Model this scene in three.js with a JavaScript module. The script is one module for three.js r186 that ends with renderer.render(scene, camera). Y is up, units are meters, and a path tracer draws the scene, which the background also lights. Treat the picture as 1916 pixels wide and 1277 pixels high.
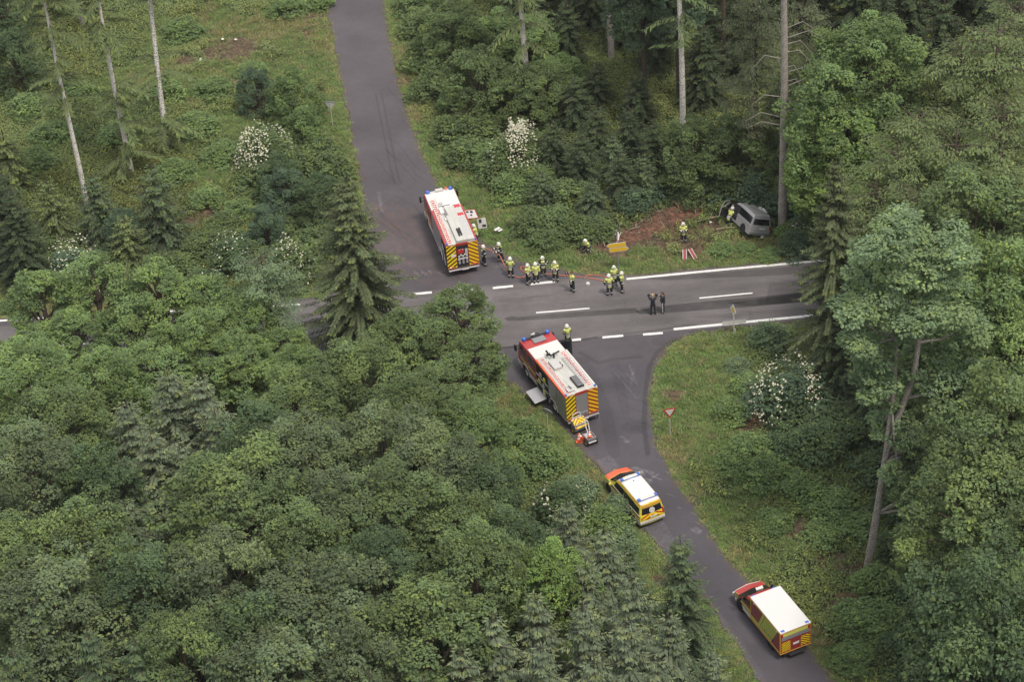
import * as THREE from 'three';
import { mergeGeometries } from 'three/addons/utils/BufferGeometryUtils.js';
import { RoundedBoxGeometry } from 'three/addons/geometries/RoundedBoxGeometry.js';

// ------------------------------------------------------------------ camera, sky, sun, exposure
const scene = new THREE.Scene();
const W = 1916, H = 1277, FOC = 4506, PITCH = 37 * Math.PI / 180, DIST = 177, ROLL = 4.7 * Math.PI / 180;
const camera = new THREE.PerspectiveCamera(2 * Math.atan(H / 2 / FOC) * 180 / Math.PI, W / H, 1, 3000);
camera.position.set(0, DIST * Math.sin(PITCH), DIST * Math.cos(PITCH));
camera.lookAt(0, 0, 0);
camera.rotateZ(-ROLL);
camera.updateMatrixWorld(true);
const renderer = new THREE.WebGLRenderer({ antialias: true });
renderer.setSize(1024, 683);
renderer.toneMapping = THREE.LinearToneMapping;
renderer.toneMappingExposure = 1.3;
renderer.shadowMap.enabled = true;
{ // an overcast sky: brighter overhead, dimmer towards the horizon
  const w = 64, h = 32, d = new Float32Array(w * h * 4);
  for (let j = 0; j < h; j++) for (let i = 0; i < w; i++) {
    const el = ((j + 0.5) / h - 0.5) * Math.PI, s = Math.sin(el);
    const L = s > 0 ? 0.83 * (1 + 2 * s) / 3 * 1.18 : 0.2;
    d.set([L * 0.985, L * 0.99, L * 1.02, 1], (j * w + i) * 4);
  }
  const t = new THREE.DataTexture(d, w, h, THREE.RGBAFormat, THREE.FloatType);
  t.mapping = THREE.EquirectangularReflectionMapping; t.magFilter = THREE.LinearFilter; t.needsUpdate = true;
  scene.background = t; scene.environment = t;
}
const sun = new THREE.DirectionalLight(0xfff4e6, 2.2);
sun.position.set(45, 150, 60); sun.target.position.set(0, 0, 0);
sun.castShadow = true; sun.shadow.radius = 22; sun.shadow.mapSize.set(2048, 2048);
Object.assign(sun.shadow.camera, { left: -80, right: 80, top: 80, bottom: -80, near: 1, far: 400 });
scene.add(sun, sun.target);
scene.fog = new THREE.FogExp2(new THREE.Color(0.62, 0.62, 0.66), 0.00007);

// ------------------------------------------------------------------ helpers
const V = (x = 0, y = 0, z = 0) => new THREE.Vector3(x, y, z);
const rng = (s) => () => { s = (s + 0x6d2b79f5) | 0; let t = Math.imul(s ^ (s >>> 15), 1 | s); t = (t + Math.imul(t ^ (t >>> 7), 61 | t)) ^ t; return ((t ^ (t >>> 14)) >>> 0) / 4294967296; };
const clamp = (x, a, b) => Math.min(b, Math.max(a, x)), lerp = (a, b, t) => a + (b - a) * t;
const sstep = (a, b, x) => { const t = clamp((x - a) / (b - a), 0, 1); return t * t * (3 - 2 * t); };
const NT = (() => { const r = rng(77), a = new Float32Array(65536); for (let i = 0; i < 65536; i++) a[i] = r(); return a; })();
function noise(x, y) { // value noise, 0..1
  const ix = Math.floor(x), iy = Math.floor(y); let fx = x - ix, fy = y - iy; fx *= fx * (3 - 2 * fx); fy *= fy * (3 - 2 * fy);
  const a = (iy & 255) << 8, b = ((iy + 1) & 255) << 8, c = ix & 255, d = (ix + 1) & 255;
  return (NT[a + c] * (1 - fx) + NT[a + d] * fx) * (1 - fy) + (NT[b + c] * (1 - fx) + NT[b + d] * fx) * fy;
}
const fbm = (x, y, n = 4) => { let s = 0, a = 0.5, t = 0; for (let i = 0; i < n; i++) { s += a * noise(x, y); t += a; a *= 0.5; x = x * 2.03 + 17.3; y = y * 2.03 + 9.1; } return s / t; };
const E = camera.matrixWorld.elements, CR = V(E[0], E[1], E[2]), CU = V(E[4], E[5], E[6]), CF = V(-E[8], -E[9], -E[10]), CP = camera.position.clone();
const ray = (x, y) => CF.clone().multiplyScalar(FOC).addScaledVector(CR, x - W / 2).addScaledVector(CU, -(y - H / 2));
const G = (x, y, h = 0) => { const d = ray(x, y); return CP.clone().addScaledVector(d, (h - CP.y) / d.y); };      // photo pixel -> point at height h
const atZ = (x, y, z) => { const d = ray(x, y); return CP.clone().addScaledVector(d, (z - CP.z) / d.z); };         // photo pixel -> point in the upright plane z
const pix = (p) => { const v = p.clone().sub(CP), z = v.dot(CF); return [W / 2 + FOC * v.dot(CR) / z, H / 2 - FOC * v.dot(CU) / z]; };

const used = {};
const numbered = (n) => { const k = used[n] = (used[n] ?? -1) + 1; return k ? n + '_' + String(k).padStart(3, '0') : n; };
function tag(o, label, category, group, kind) {
  if (label) o.userData.label = label; if (category) o.userData.category = category; if (group) o.userData.group = group; if (kind) o.userData.kind = kind;
  return o;
}
function thing(name, label, category, p, turn = 0, group) {
  const o = new THREE.Group(); o.name = numbered(name); scene.add(o); if (p) o.position.copy(p); o.rotation.y = turn;
  return tag(o, label, category, group);
}
function part(parent, name, geo, m) {
  const g = Array.isArray(geo) ? merge(geo) : geo;
  const o = new THREE.Mesh(g, m); o.name = name; o.castShadow = o.receiveShadow = true; parent.add(o); return o;
}
function merge(list) {
  const l = list.map((g) => { const q = g.index ? g.toNonIndexed() : g; for (const k of Object.keys(q.attributes)) if (!['position', 'normal', 'uv'].includes(k)) q.deleteAttribute(k); if (!q.attributes.uv) q.setAttribute('uv', new THREE.BufferAttribute(new Float32Array(q.attributes.position.count * 2), 2)); if (!q.attributes.normal) q.computeVertexNormals(); q.morphAttributes = {}; q.clearGroups(); return q; });
  return l.length === 1 ? l[0] : mergeGeometries(l);
}
function struct(name, geo, m) { const o = part(scene, numbered(name), geo, m); o.userData.kind = 'structure'; return o; }
const box = (w, h, d, x = 0, y = 0, z = 0, r = 0.02) => (r > 0 ? new RoundedBoxGeometry(w, h, d, 2, Math.min(r, w / 2.1, h / 2.1, d / 2.1)) : new THREE.BoxGeometry(w, h, d)).translate(x, y, z);
const cyl = (r0, r1, h, n = 16) => new THREE.CylinderGeometry(r0, r1, h, n);
function rod(a, b, r, n = 8, r2 = r) { const d = b.clone().sub(a), l = d.length(); const g = new THREE.CylinderGeometry(r2, r, l, n); g.translate(0, l / 2, 0); g.applyQuaternion(new THREE.Quaternion().setFromUnitVectors(V(0, 1, 0), d.normalize())); return g.translate(a.x, a.y, a.z); }
const tube = (pts, r, n = 32, k = 7) => new THREE.TubeGeometry(new THREE.CatmullRomCurve3(pts), n, r, k);
const mat = (r, g, b, rough = 0.7, o = {}) => new THREE.MeshPhysicalMaterial({ color: new THREE.Color().setRGB(r, g, b), roughness: rough, ...o });
const paint = (r, g, b) => mat(r, g, b, 0.38, { clearcoat: 0.5, clearcoatRoughness: 0.15 });
function canvasTex(w, h, draw) {
  const c = document.createElement('canvas'); c.width = w; c.height = h; const x = c.getContext('2d'); draw(x, w, h);
  const t = new THREE.CanvasTexture(c); t.colorSpace = THREE.SRGBColorSpace; t.wrapS = t.wrapT = THREE.RepeatWrapping; return t;
}
function dataTex(n, f, srgb = true) { // square texture from f(u, v) -> [r, g, b] in 0..255
  const d = new Uint8Array(n * n * 4); for (let j = 0; j < n; j++) for (let i = 0; i < n; i++) { const c = f(i, j); const o = (j * n + i) * 4; d[o] = c[0]; d[o + 1] = c[1]; d[o + 2] = c[2]; d[o + 3] = 255; }
  const t = new THREE.DataTexture(d, n, n); if (srgb) t.colorSpace = THREE.SRGBColorSpace; t.wrapS = t.wrapT = THREE.RepeatWrapping; t.magFilter = THREE.LinearFilter; t.needsUpdate = true; return t;
}
const M = {
  white: paint(0.66, 0.65, 0.63), red: paint(0.42, 0.035, 0.03), dred: paint(0.3, 0.03, 0.028), orange: paint(0.75, 0.13, 0.05), silver: mat(0.5, 0.5, 0.52, 0.4, { metalness: 0.4 }),
  grey: mat(0.24, 0.24, 0.26, 0.5), lgrey: mat(0.52, 0.51, 0.5, 0.6), dark: mat(0.025, 0.025, 0.03, 0.6), black: mat(0.014, 0.014, 0.016, 0.7), rubber: mat(0.02, 0.02, 0.022, 0.85),
  glass: mat(0.012, 0.014, 0.018, 0.08, { specularIntensity: 1 }), blue: mat(0.04, 0.13, 0.55, 0.15, { clearcoat: 1 }), yellow: paint(0.72, 0.62, 0.08), ambery: paint(0.7, 0.36, 0.04), lime: mat(0.6, 0.64, 0.14, 0.6),
  steel: mat(0.4, 0.4, 0.42, 0.35, { metalness: 0.6 }), redlamp: mat(0.5, 0.02, 0.02, 0.2, { clearcoat: 1 }), plate: mat(0.75, 0.75, 0.72, 0.4),
};
// ------------------------------------------------------------------ roads: one outline of all the asphalt, a distance field to it, and the ground
const PX = (...l) => l.map(([x, y]) => { const g = G(x, y); return [g.x, g.z]; });
const outline = [
  [-160, -13], [-70, -9.7], [-38.7, -8.25], [-24, -7.6],
  ...PX([600, 558], [650, 538], [682, 505], [692, 470], [690, 440], [682, 380], [673, 320], [662, 270], [650, 200], [640, 150], [630, 100], [620, 50], [611, 0]),
  [-19, -75], [-26, -100], [-45, -150], [-38, -152], [-21, -102], [-13.6, -74],
  ...PX([718, 0], [728, 70], [741, 140], [757, 200], [772, 245], [790, 290], [806, 328], [826, 368], [852, 405], [885, 437], [925, 466], [965, 487], [1010, 500], [1060, 508], [1110, 513], [1170, 516], [1515, 485]),
  [60, -8.2], [160, -11], [160, -3.2], [60, -0.6],
  ...PX([1515, 597], [1400, 610], [1330, 618], [1290, 626], [1262, 640], [1240, 660], [1226, 685], [1218, 720], [1215, 760], [1219, 800], [1232, 840], [1250, 880], [1275, 920], [1302, 960], [1330, 1005], [1362, 1050], [1395, 1085], [1430, 1120], [1475, 1170], [1520, 1225], [1562, 1285]),
  [24, 46], [36, 66], [60, 110], [55, 113], [31.5, 68], [19.5, 47],
  ...PX([1425, 1285], [1400, 1240], [1370, 1195], [1335, 1145], [1310, 1112], [1280, 1075], [1245, 1035], [1215, 1000], [1185, 965], [1160, 930], [1135, 893], [1110, 865], [1088, 838], [1060, 805], [1030, 772], [1000, 748], [975, 733], [955, 716], [930, 694], [880, 684]),
  [-8, 0.7], [-38, -0.6], [-70, -2.4], [-160, -6],
];
const edge = (() => { // gentle wander of the asphalt edge
  const pts = []; const n = outline.length;
  for (let i = 0; i < n; i++) {
    const [ax, az] = outline[i], [bx, bz] = outline[(i + 1) % n], l = Math.hypot(bx - ax, bz - az), k = l > 60 ? 1 : Math.max(1, Math.ceil(l / 0.4));
    for (let j = 0; j < k; j++) { const t = j / k, x = lerp(ax, bx, t), z = lerp(az, bz, t), w = l > 60 ? 0 : 1; pts.push([x + (fbm(x * 1.3, z * 1.3, 2) - 0.5) * 0.42 * w, z + (fbm(x * 1.3 + 40, z * 1.3, 2) - 0.5) * 0.42 * w]); }
  }
  return pts;
})();
const X0 = -64, Z0 = -76, SPAN = 128, DN = 1024, DC = SPAN / DN;
const field = (() => { // metres to the asphalt, negative on it
  const c = document.createElement('canvas'); c.width = c.height = DN; const x = c.getContext('2d'); x.fillStyle = '#000'; x.fillRect(0, 0, DN, DN); x.fillStyle = '#fff'; x.beginPath();
  edge.forEach(([px, pz], i) => x[i ? 'lineTo' : 'moveTo']((px - X0) / DC, (pz - Z0) / DC)); x.fill();
  const im = x.getImageData(0, 0, DN, DN).data, INF = 1e6;
  const sweep = (on) => {
    const f = new Float32Array(DN * DN); for (let i = 0; i < DN * DN; i++) f[i] = (im[i * 4] > 127) === on ? 0 : INF;
    const a = DC, b = DC * 1.4142;
    for (let j = 0; j < DN; j++) for (let i = 0; i < DN; i++) { const o = j * DN + i; let v = f[o]; if (i) v = Math.min(v, f[o - 1] + a); if (j) { v = Math.min(v, f[o - DN] + a); if (i) v = Math.min(v, f[o - DN - 1] + b); if (i < DN - 1) v = Math.min(v, f[o - DN + 1] + b); } f[o] = v; }
    for (let j = DN - 1; j >= 0; j--) for (let i = DN - 1; i >= 0; i--) { const o = j * DN + i; let v = f[o]; if (i < DN - 1) v = Math.min(v, f[o + 1] + a); if (j < DN - 1) { v = Math.min(v, f[o + DN] + a); if (i) v = Math.min(v, f[o + DN - 1] + b); if (i < DN - 1) v = Math.min(v, f[o + DN + 1] + b); } f[o] = v; }
    return f;
  };
  const o = sweep(true), n = sweep(false); for (let i = 0; i < o.length; i++) o[i] -= n[i]; return o;
})();
const roadDist = (x, z) => {
  const i = clamp((x - X0) / DC - 0.5, 0, DN - 2), j = clamp((z - Z0) / DC - 0.5, 0, DN - 2), a = Math.floor(i), b = Math.floor(j), u = i - a, v = j - b, o = b * DN + a;
  return lerp(lerp(field[o], field[o + 1], u), lerp(field[o + DN], field[o + DN + 1], u), v);
};
function segDist(x, z, pts) { let d = 1e9; for (let i = 0; i + 1 < pts.length; i++) { const [ax, az] = pts[i], [bx, bz] = pts[i + 1], t = clamp(((x - ax) * (bx - ax) + (z - az) * (bz - az)) / ((bx - ax) ** 2 + (bz - az) ** 2), 0, 1); d = Math.min(d, Math.hypot(x - lerp(ax, bx, t), z - lerp(az, bz, t))); } return d; }
const TRACK = PX([1130, 448], [1180, 432], [1235, 412], [1290, 385], [1318, 368]);           // the torn-up strip of soil
const DITCH = PX([1080, 440], [1200, 425], [1300, 415], [1400, 410], [1480, 415]);
const groundY = (x, z) => {
  const d = roadDist(x, z), out = sstep(1.0, 6, d);
  let y = -0.05 * sstep(0, 0.4, d) - 0.02 + out * (fbm(x * 0.16, z * 0.16, 3) - 0.5) * 0.9 + sstep(0.6, 2, d) * (fbm(x * 0.9, z * 0.9, 2) - 0.5) * 0.16;
  y -= 0.55 * (1 - sstep(0.6, 3.2, segDist(x, z, DITCH))) * sstep(0.8, 3, d);
  return d < 0 ? -0.06 : y;
};
// blotches given in photo pixels: [x, y, radius in metres]
const spot = (l) => l.map(([x, y, r]) => { const g = G(x, y); return [g.x, g.z, r]; });
const inSpots = (x, z, l) => { let v = 0; for (const [a, b, r] of l) { const d = Math.hypot(x - a, z - b) / r; if (d < 1.4) v = Math.max(v, 1 - sstep(0.45, 1.3, d + (noise(x * 1.7, z * 1.7) - 0.5) * 0.7)); } return v; };
const SOIL = spot([[1240, 480, 0.1], [390, 405, 2.2], [440, 90, 2.4], [400, 95, 1.5], [350, 110, 1.2], [1290, 470, 1.1], [1300, 450, 1.6], [1180, 440, 1.6], [1210, 445, 1.4], [1150, 455, 1.2], [1270, 430, 1.2], [1280, 442, 2.0], [1325, 425, 1.8], [1250, 452, 1.4], [1155, 466, 1.2], [1110, 455, 1.2], [1295, 465, 1.2], [1340, 420, 1.6], [1090, 470, 0.8], [585, 30, 0.8], [755, 150, 0.8], [930, 480, 0.9], [1560, 1050, 1.2], [1600, 1060, 1.2], [1570, 1130, 1.1], [1490, 990, 0.9], [1410, 760, 1.2], [1395, 795, 1], [1260, 740, 0.8], [575, 60, 0.6], [1240, 1085, 0.8]]);
const MEADOW = spot([[330, 60, 3.4], [300, 130, 3], [380, 160, 3.2], [430, 230, 3], [350, 250, 2.6], [540, 130, 3], [450, 120, 3], [220, 150, 2.4], [400, 330, 2.2], [1310, 760, 3], [1420, 920, 1.8], [1480, 1000, 1.6], [880, 340, 3], [930, 400, 3.4], [960, 440, 2.6], [1000, 470, 2.2], [830, 300, 1.6], [1200, 490, 3], [1300, 485, 2.6], [1400, 470, 2.4], [1450, 470, 2], [1060, 485, 2], [1280, 700, 4.6], [1340, 720, 3.4], [1330, 800, 3], [1370, 860, 2.4], [1250, 780, 2.6], [1340, 640, 2.6], [1420, 630, 1.6], [1270, 650, 2.2], [1290, 840, 2.2], [1350, 960, 2], [1420, 1060, 1.8], [1560, 1240, 1.6], [1000, 800, 2.4], [1060, 860, 2], [1110, 900, 1.6], [1190, 1030, 1.9], [1220, 1090, 1.8], [960, 760, 1.4], [450, 60, 4], [520, 40, 3.6], [400, 40, 3], [590, 130, 2.4], [640, 240, 2.2], [660, 330, 2], [670, 400, 2], [560, 70, 3], [580, 240, 1.6]]);
// 0 road, else what grows: g = grass share 0..1, s = bare soil share
function cover(x, z) {
  const d = roadDist(x, z), n = fbm(x * 0.22 + 3, z * 0.22, 3);
  const g = Math.max(inSpots(x, z, MEADOW), 1 - sstep(0.9, 2.6, d + (n - 0.5) * 2.2));
  const tr = 1 - sstep(0.7, 1.7, segDist(x, z, TRACK) + (noise(x * 1.9, z * 1.9) - 0.5) * 0.9);
  return { d, g, s: Math.max(tr, inSpots(x, z, SOIL) * 0.9), tr };
}
{ // the ground: fine in view, wide cells out to the horizon
  const ax = (lo, hi, step) => { const a = []; for (const v of [1500, 800, 400, 220, 120, 60, 25, 8]) a.push(lo - v); for (let v = lo; v <= hi + 1e-6; v += step) a.push(v); for (const v of [8, 25, 60, 120, 220, 400, 800, 1500]) a.push(hi + v); return a; };
  const xs = ax(-58, 58, 0.4), zs = ax(-72, 48, 0.4), n = xs.length, m = zs.length, pos = new Float32Array(n * m * 3), uv = new Float32Array(n * m * 2), idx = [];
  for (let j = 0; j < m; j++) for (let i = 0; i < n; i++) { const o = j * n + i, inside = Math.abs(xs[i]) < 60 && zs[j] > -74 && zs[j] < 50; pos.set([xs[i], inside ? groundY(xs[i], zs[j]) : -0.08, zs[j]], o * 3); uv.set([(xs[i] - X0) / SPAN, (zs[j] - Z0) / SPAN], o * 2); }
  for (let j = 0; j + 1 < m; j++) for (let i = 0; i + 1 < n; i++) { const o = j * n + i; idx.push(o, o + n, o + 1, o + 1, o + n, o + n + 1); }
  const g = new THREE.BufferGeometry(); g.setAttribute('position', new THREE.BufferAttribute(pos, 3)); g.setAttribute('uv', new THREE.BufferAttribute(uv, 2)); g.setIndex(idx); g.computeVertexNormals();
  const TN = 2048, k = SPAN / TN, r = rng(5);
  const tex = dataTex(TN, (i, j) => {
    const x = X0 + (i + 0.5) * k, z = Z0 + (j + 0.5) * k, c = cover(x, z), f = r(), n1 = noise(x * 5, z * 5), n2 = noise(x * 0.5 + 9, z * 0.5), n3 = noise(x * 1.6 + 30, z * 1.6);
    const v = 0.72 + 0.34 * f + 0.3 * (n1 - 0.5);
    // grass: yellow-green with dry straw; undergrowth: deep green over dark litter; soil: brown
    const dry = sstep(0.5, 0.8, n2 * 0.6 + n3 * 0.4 + (n1 - 0.5) * 0.3);
    let R = lerp(84, 118, dry), Gn = lerp(110, 122, dry), B = lerp(52, 68, dry);
    R = lerp(48 + n3 * 20, R, c.g); Gn = lerp(66 + n3 * 16, Gn, c.g); B = lerp(32 + n3 * 10, B, c.g);
    const so = sstep(0.25, 0.7, c.s + (f - 0.5) * 0.5 + (n1 - 0.5) * 0.4);
    R = lerp(R, 84 + n1 * 23 + c.tr * 13, so); Gn = lerp(Gn, 71 + n1 * 15, so); B = lerp(B, 58 + n1 * 10, so);
    const e = 1 - sstep(0.1, 0.55, c.d + (n1 - 0.5) * 0.5 + (n3 - 0.5) * 0.9); // worn gravelly shoulder
    R = lerp(R, 92 + n1 * 18, e * 0.8); Gn = lerp(Gn, 82 + n1 * 16, e * 0.8); B = lerp(B, 74 + n1 * 14, e * 0.8);
    return [clamp(R * v, 0, 255), clamp(Gn * v, 0, 255), clamp(B * v, 0, 255)];
  });
  tex.wrapS = tex.wrapT = THREE.MirroredRepeatWrapping;
  struct('ground', g, new THREE.MeshStandardMaterial({ map: tex, roughness: 0.95 }));
}
{ // asphalt
  const sh = new THREE.Shape(edge.map(([x, z]) => new THREE.Vector2(x, -z))), g = new THREE.ShapeGeometry(sh); g.rotateX(-Math.PI / 2);
  const p = g.attributes.position, uv = g.attributes.uv; for (let i = 0; i < p.count; i++) uv.setXY(i, (p.getX(i) - X0) / SPAN, (p.getZ(i) - Z0) / SPAN);
  const TN = 2048, k = SPAN / TN, r = rng(6);
  const wear = spot([[780, 470, 4], [740, 420, 3], [720, 470, 3], [830, 510, 2.5], [700, 430, 2]]);
  const C = document.createElement('canvas'); C.width = C.height = TN; const q = C.getContext('2d'); // marks: dark in red, light in green, brown in blue
  q.fillStyle = '#000'; q.fillRect(0, 0, TN, TN); q.globalCompositeOperation = 'lighter'; q.lineCap = 'round'; q.lineJoin = 'round';
  const T = (x, y) => { const w = G(x, y); return [(w.x - X0) / k, (w.z - Z0) / k]; };
  const line = (pts, w, st) => { q.strokeStyle = st; q.lineWidth = w / k; q.beginPath(); pts.forEach(([x, y], i) => q[i ? 'lineTo' : 'moveTo'](...T(x, y))); q.stroke(); };
  const poly = (pts, st) => { q.fillStyle = st; q.beginPath(); pts.forEach(([x, y], i) => q[i ? 'lineTo' : 'moveTo'](...T(x, y))); q.fill(); };
  // long seal strip beside the centre line, growing dark and patchy eastward
  poly([[1190, 582], [1215, 576], [1300, 566], [1420, 556], [1560, 540], [1560, 560], [1400, 575], [1340, 579], [1215, 588], [1195, 588]], '#700000');
  poly([[1360, 567], [1440, 557], [1515, 546], [1560, 542], [1560, 556], [1470, 568], [1400, 573]], '#500000');
  poly([[1190, 521], [1330, 512], [1560, 492], [1560, 508], [1450, 516], [1330, 521], [1250, 525]], '#4a0000');
  poly([[1440, 530], [1560, 520], [1560, 560], [1430, 572]], '#2a0000'); poly([[1400, 585], [1560, 570], [1560, 590], [1400, 605]], '#240000');
  poly([[943, 596], [958, 592], [970, 594], [1060, 585], [1190, 577], [1195, 586], [1060, 595], [975, 600], [950, 601]], '#600000');
  line([[880, 662], [935, 652], [1000, 645], [1070, 640], [1115, 632]], 0.25, '#600000'); line([[1115, 633], [1170, 625], [1230, 618], [1300, 608]], 0.2, '#400000');
  line([[1262, 636], [1230, 658], [1214, 690], [1207, 740], [1205, 800], [1212, 850]], 0.35, '#380000'); line([[1290, 622], [1330, 617], [1390, 608]], 0.2, '#500000');
  line([[1085, 660], [1120, 680], [1150, 672], [1200, 668]], 0.3, '#2a0000');
  // tyre marks on the north arm and at the stop
  for (const [a, o] of [[0, 0], [11, 0]]) line([[703 + a, 175 + o], [712 + a, 220], [722 + a, 270], [732 + a, 320], [739 + a, 345]], 0.14, '#2c0000');
  for (const p of [[[700, 380], [712, 430], [735, 490]], [[718, 385], [735, 440], [760, 490]], [[735, 400], [770, 470]], [[752, 390], [780, 440]]]) line(p, 0.4, '#000034');
  line([[709, 360], [713, 382]], 0.3, '#003800'); line([[711, 385], [716, 396]], 0.2, '#003000');
  for (let i = 0; i < 14; i++) { const x = 775 + (i % 7) * 5, y = 507 + (i % 3) * 4 - Math.floor(i / 7) * 3; line([[x, y], [x + 4 * r(), y + 5 * r()]], 0.12, '#004400'); }
  line([[725, 478], [745, 486]], 0.2, '#004000'); line([[735, 467], [728, 482]], 0.14, '#003000'); line([[818, 510], [830, 515]], 0.14, '#004000');
  poly([[920, 500], [948, 487], [955, 492], [930, 503]], '#003600');
  // light repair patches, sawn edges
  poly([[1116, 862], [1140, 852], [1160, 874], [1138, 892]], '#002c00'); poly([[1205, 985], [1240, 972], [1262, 1010], [1250, 1030], [1225, 1015]], '#002a00');
  line([[1330, 1140], [1370, 1190], [1405, 1240], [1430, 1285]], 0.55, '#001c00'); line([[1145, 690], [1190, 745]], 0.1, '#003800'); line([[1177, 683], [1192, 720], [1172, 700]], 0.12, '#004000'); line([[1150, 688], [1175, 714]], 0.1, '#003000'); line([[1186, 690], [1180, 718]], 0.25, '#002800');
  for (const [x, y, w, l] of [[1187, 880, 7, 0.7], [1195, 886, 5, 0.6], [1212, 882, 9, 0.3], [1225, 893, 12, 0.15], [1208, 899, 6, 0.5], [1250, 925, 12, 0.12], [1292, 960, 10, 0.12], [1300, 992, 6, 0.55], [1163, 818, 5, 0.2], [1170, 825, 4, 0.3], [1215, 918, 6, 0.3], [1270, 950, 5, 0.2]]) line([[x, y], [x + w, y + w * 0.4]], l, '#004c00');
  line([[1205, 880], [1222, 893], [1232, 888]], 0.12, '#005000'); line([[1222, 893], [1216, 900]], 0.12, '#004000');
  line([[1040, 770], [1090, 830], [1130, 880]], 0.4, '#000030'); line([[1100, 690], [1130, 760], [1150, 850]], 0.9, '#180000'); line([[1150, 680], [1170, 770]], 0.7, '#140000');
  line([[930, 470], [990, 500], [1060, 512]], 1.0, '#0c0030'); line([[900, 470], [940, 490], [1000, 505]], 0.8, '#200000');
  for (const [x, y] of [[975, 690], [985, 705], [1050, 745], [1080, 790], [990, 680], [1000, 720], [838, 512], [860, 515]]) line([[x, y], [x + 12, y + 8]], 0.9, '#200008');
  for (let i = 0; i < 26; i++) { let x = 720 + 800 * r(), y = 500 + 110 * r(); if (i % 3 === 0) { x = 690 + 60 * r(); y = 150 + 260 * r(); } if (i % 3 === 1) { const t = r(); x = 1130 + 300 * t + 40 * r(); y = 720 + 460 * t; } const p = [[x, y]]; for (let k = 0; k < 5; k++) { x += 5 + 16 * r(); y += (r() - 0.5) * 8 + (i % 3 ? 7 * (i % 3 === 1) : 12); p.push([x, y]); } line(p, 0.05, '#500000'); }
  for (const [x, y, w, l] of [[960, 660, 60, 1.4], [1010, 680, 80, 1.0], [930, 560, 90, 0.8], [760, 480, 50, 1.2], [1120, 720, 40, 1.6], [1180, 800, 20, 1.2], [800, 570, 70, 0.7], [1230, 640, 40, 0.9], [1300, 590, 100, 0.7]]) { line([[x, y], [x + w * 0.5, y + 3], [x + w, y - 4]], l, '#160000'); line([[x + 6, y + 3], [x + w * 0.7, y + 1]], l * 0.5, '#140000'); }
  const mk = q.getImageData(0, 0, TN, TN).data;
  const tex = dataTex(TN, (i, j) => {
    const x = X0 + (i + 0.5) * k, z = Z0 + (j + 0.5) * k, o = (j * TN + i) * 4, f = r(), d = -roadDist(x, z);
    const n1 = noise(x * 2.2, z * 2.2), n2 = fbm(x * 0.35, z * 0.35, 3), n3 = noise(x * 9, z * 9);
    // main road: paler and warmer; side arms: darker, violet grey; their join is a straight seam
    const along = sstep(-7.35, -7.15, z + x * 0.004) * (1 - sstep(0.5, 0.75, z + x * 0.02 + (n1 - 0.5) * 0.15)), south = sstep(3.5, 4.2, z + (n1 - 0.5));
    let R = lerp(82, 99, along), Gn = lerp(78, 95, along), B = lerp(83, 96, along);
    R -= south * 5; Gn -= south * 4; B -= south * 3;
    const lane = along * (Math.sin((z + 3.3) * 1.85) * 0.035);   // polished wheel tracks
    const v = 1 + (f - 0.5) * 0.07 + (n3 - 0.5) * 0.05 + (n1 - 0.5) * 0.04 + (n2 - 0.5) * 0.26 + (fbm(x * 0.5 + 40, z * 2.6, 3) - 0.5) * 0.14 * along + lane;
    const br = Math.min(1, mk[o + 2] / 90 + inSpots(x, z, wear) * 0.5 * (0.6 + n1)) * (0.6 + 0.6 * n1);
    R = lerp(R, 96, br * 0.7); Gn = lerp(Gn, 82, br * 0.7); B = lerp(B, 80, br * 0.7);
    const dk = mk[o] / 255 * (0.75 + 0.4 * n1), li = mk[o + 1] / 255 * (0.25 + 0.75 * n3) * (0.35 + 0.5 * n1);
    const e = 1 - sstep(0.05, 0.45, d + (n1 - 0.5) * 0.6 + (n3 - 0.5) * 0.3);
    R = lerp(R, 88, e * 0.6); Gn = lerp(Gn, 78, e * 0.6); B = lerp(B, 74, e * 0.6);
    const s = v * (1 - dk * 0.75);
    return [clamp(R * s + li * 165, 0, 255), clamp(Gn * s + li * 165, 0, 255), clamp(B * s + li * 165, 0, 255)];
  });
  struct('road', g, new THREE.MeshStandardMaterial({ map: tex, roughness: 0.86 }));
}
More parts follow.
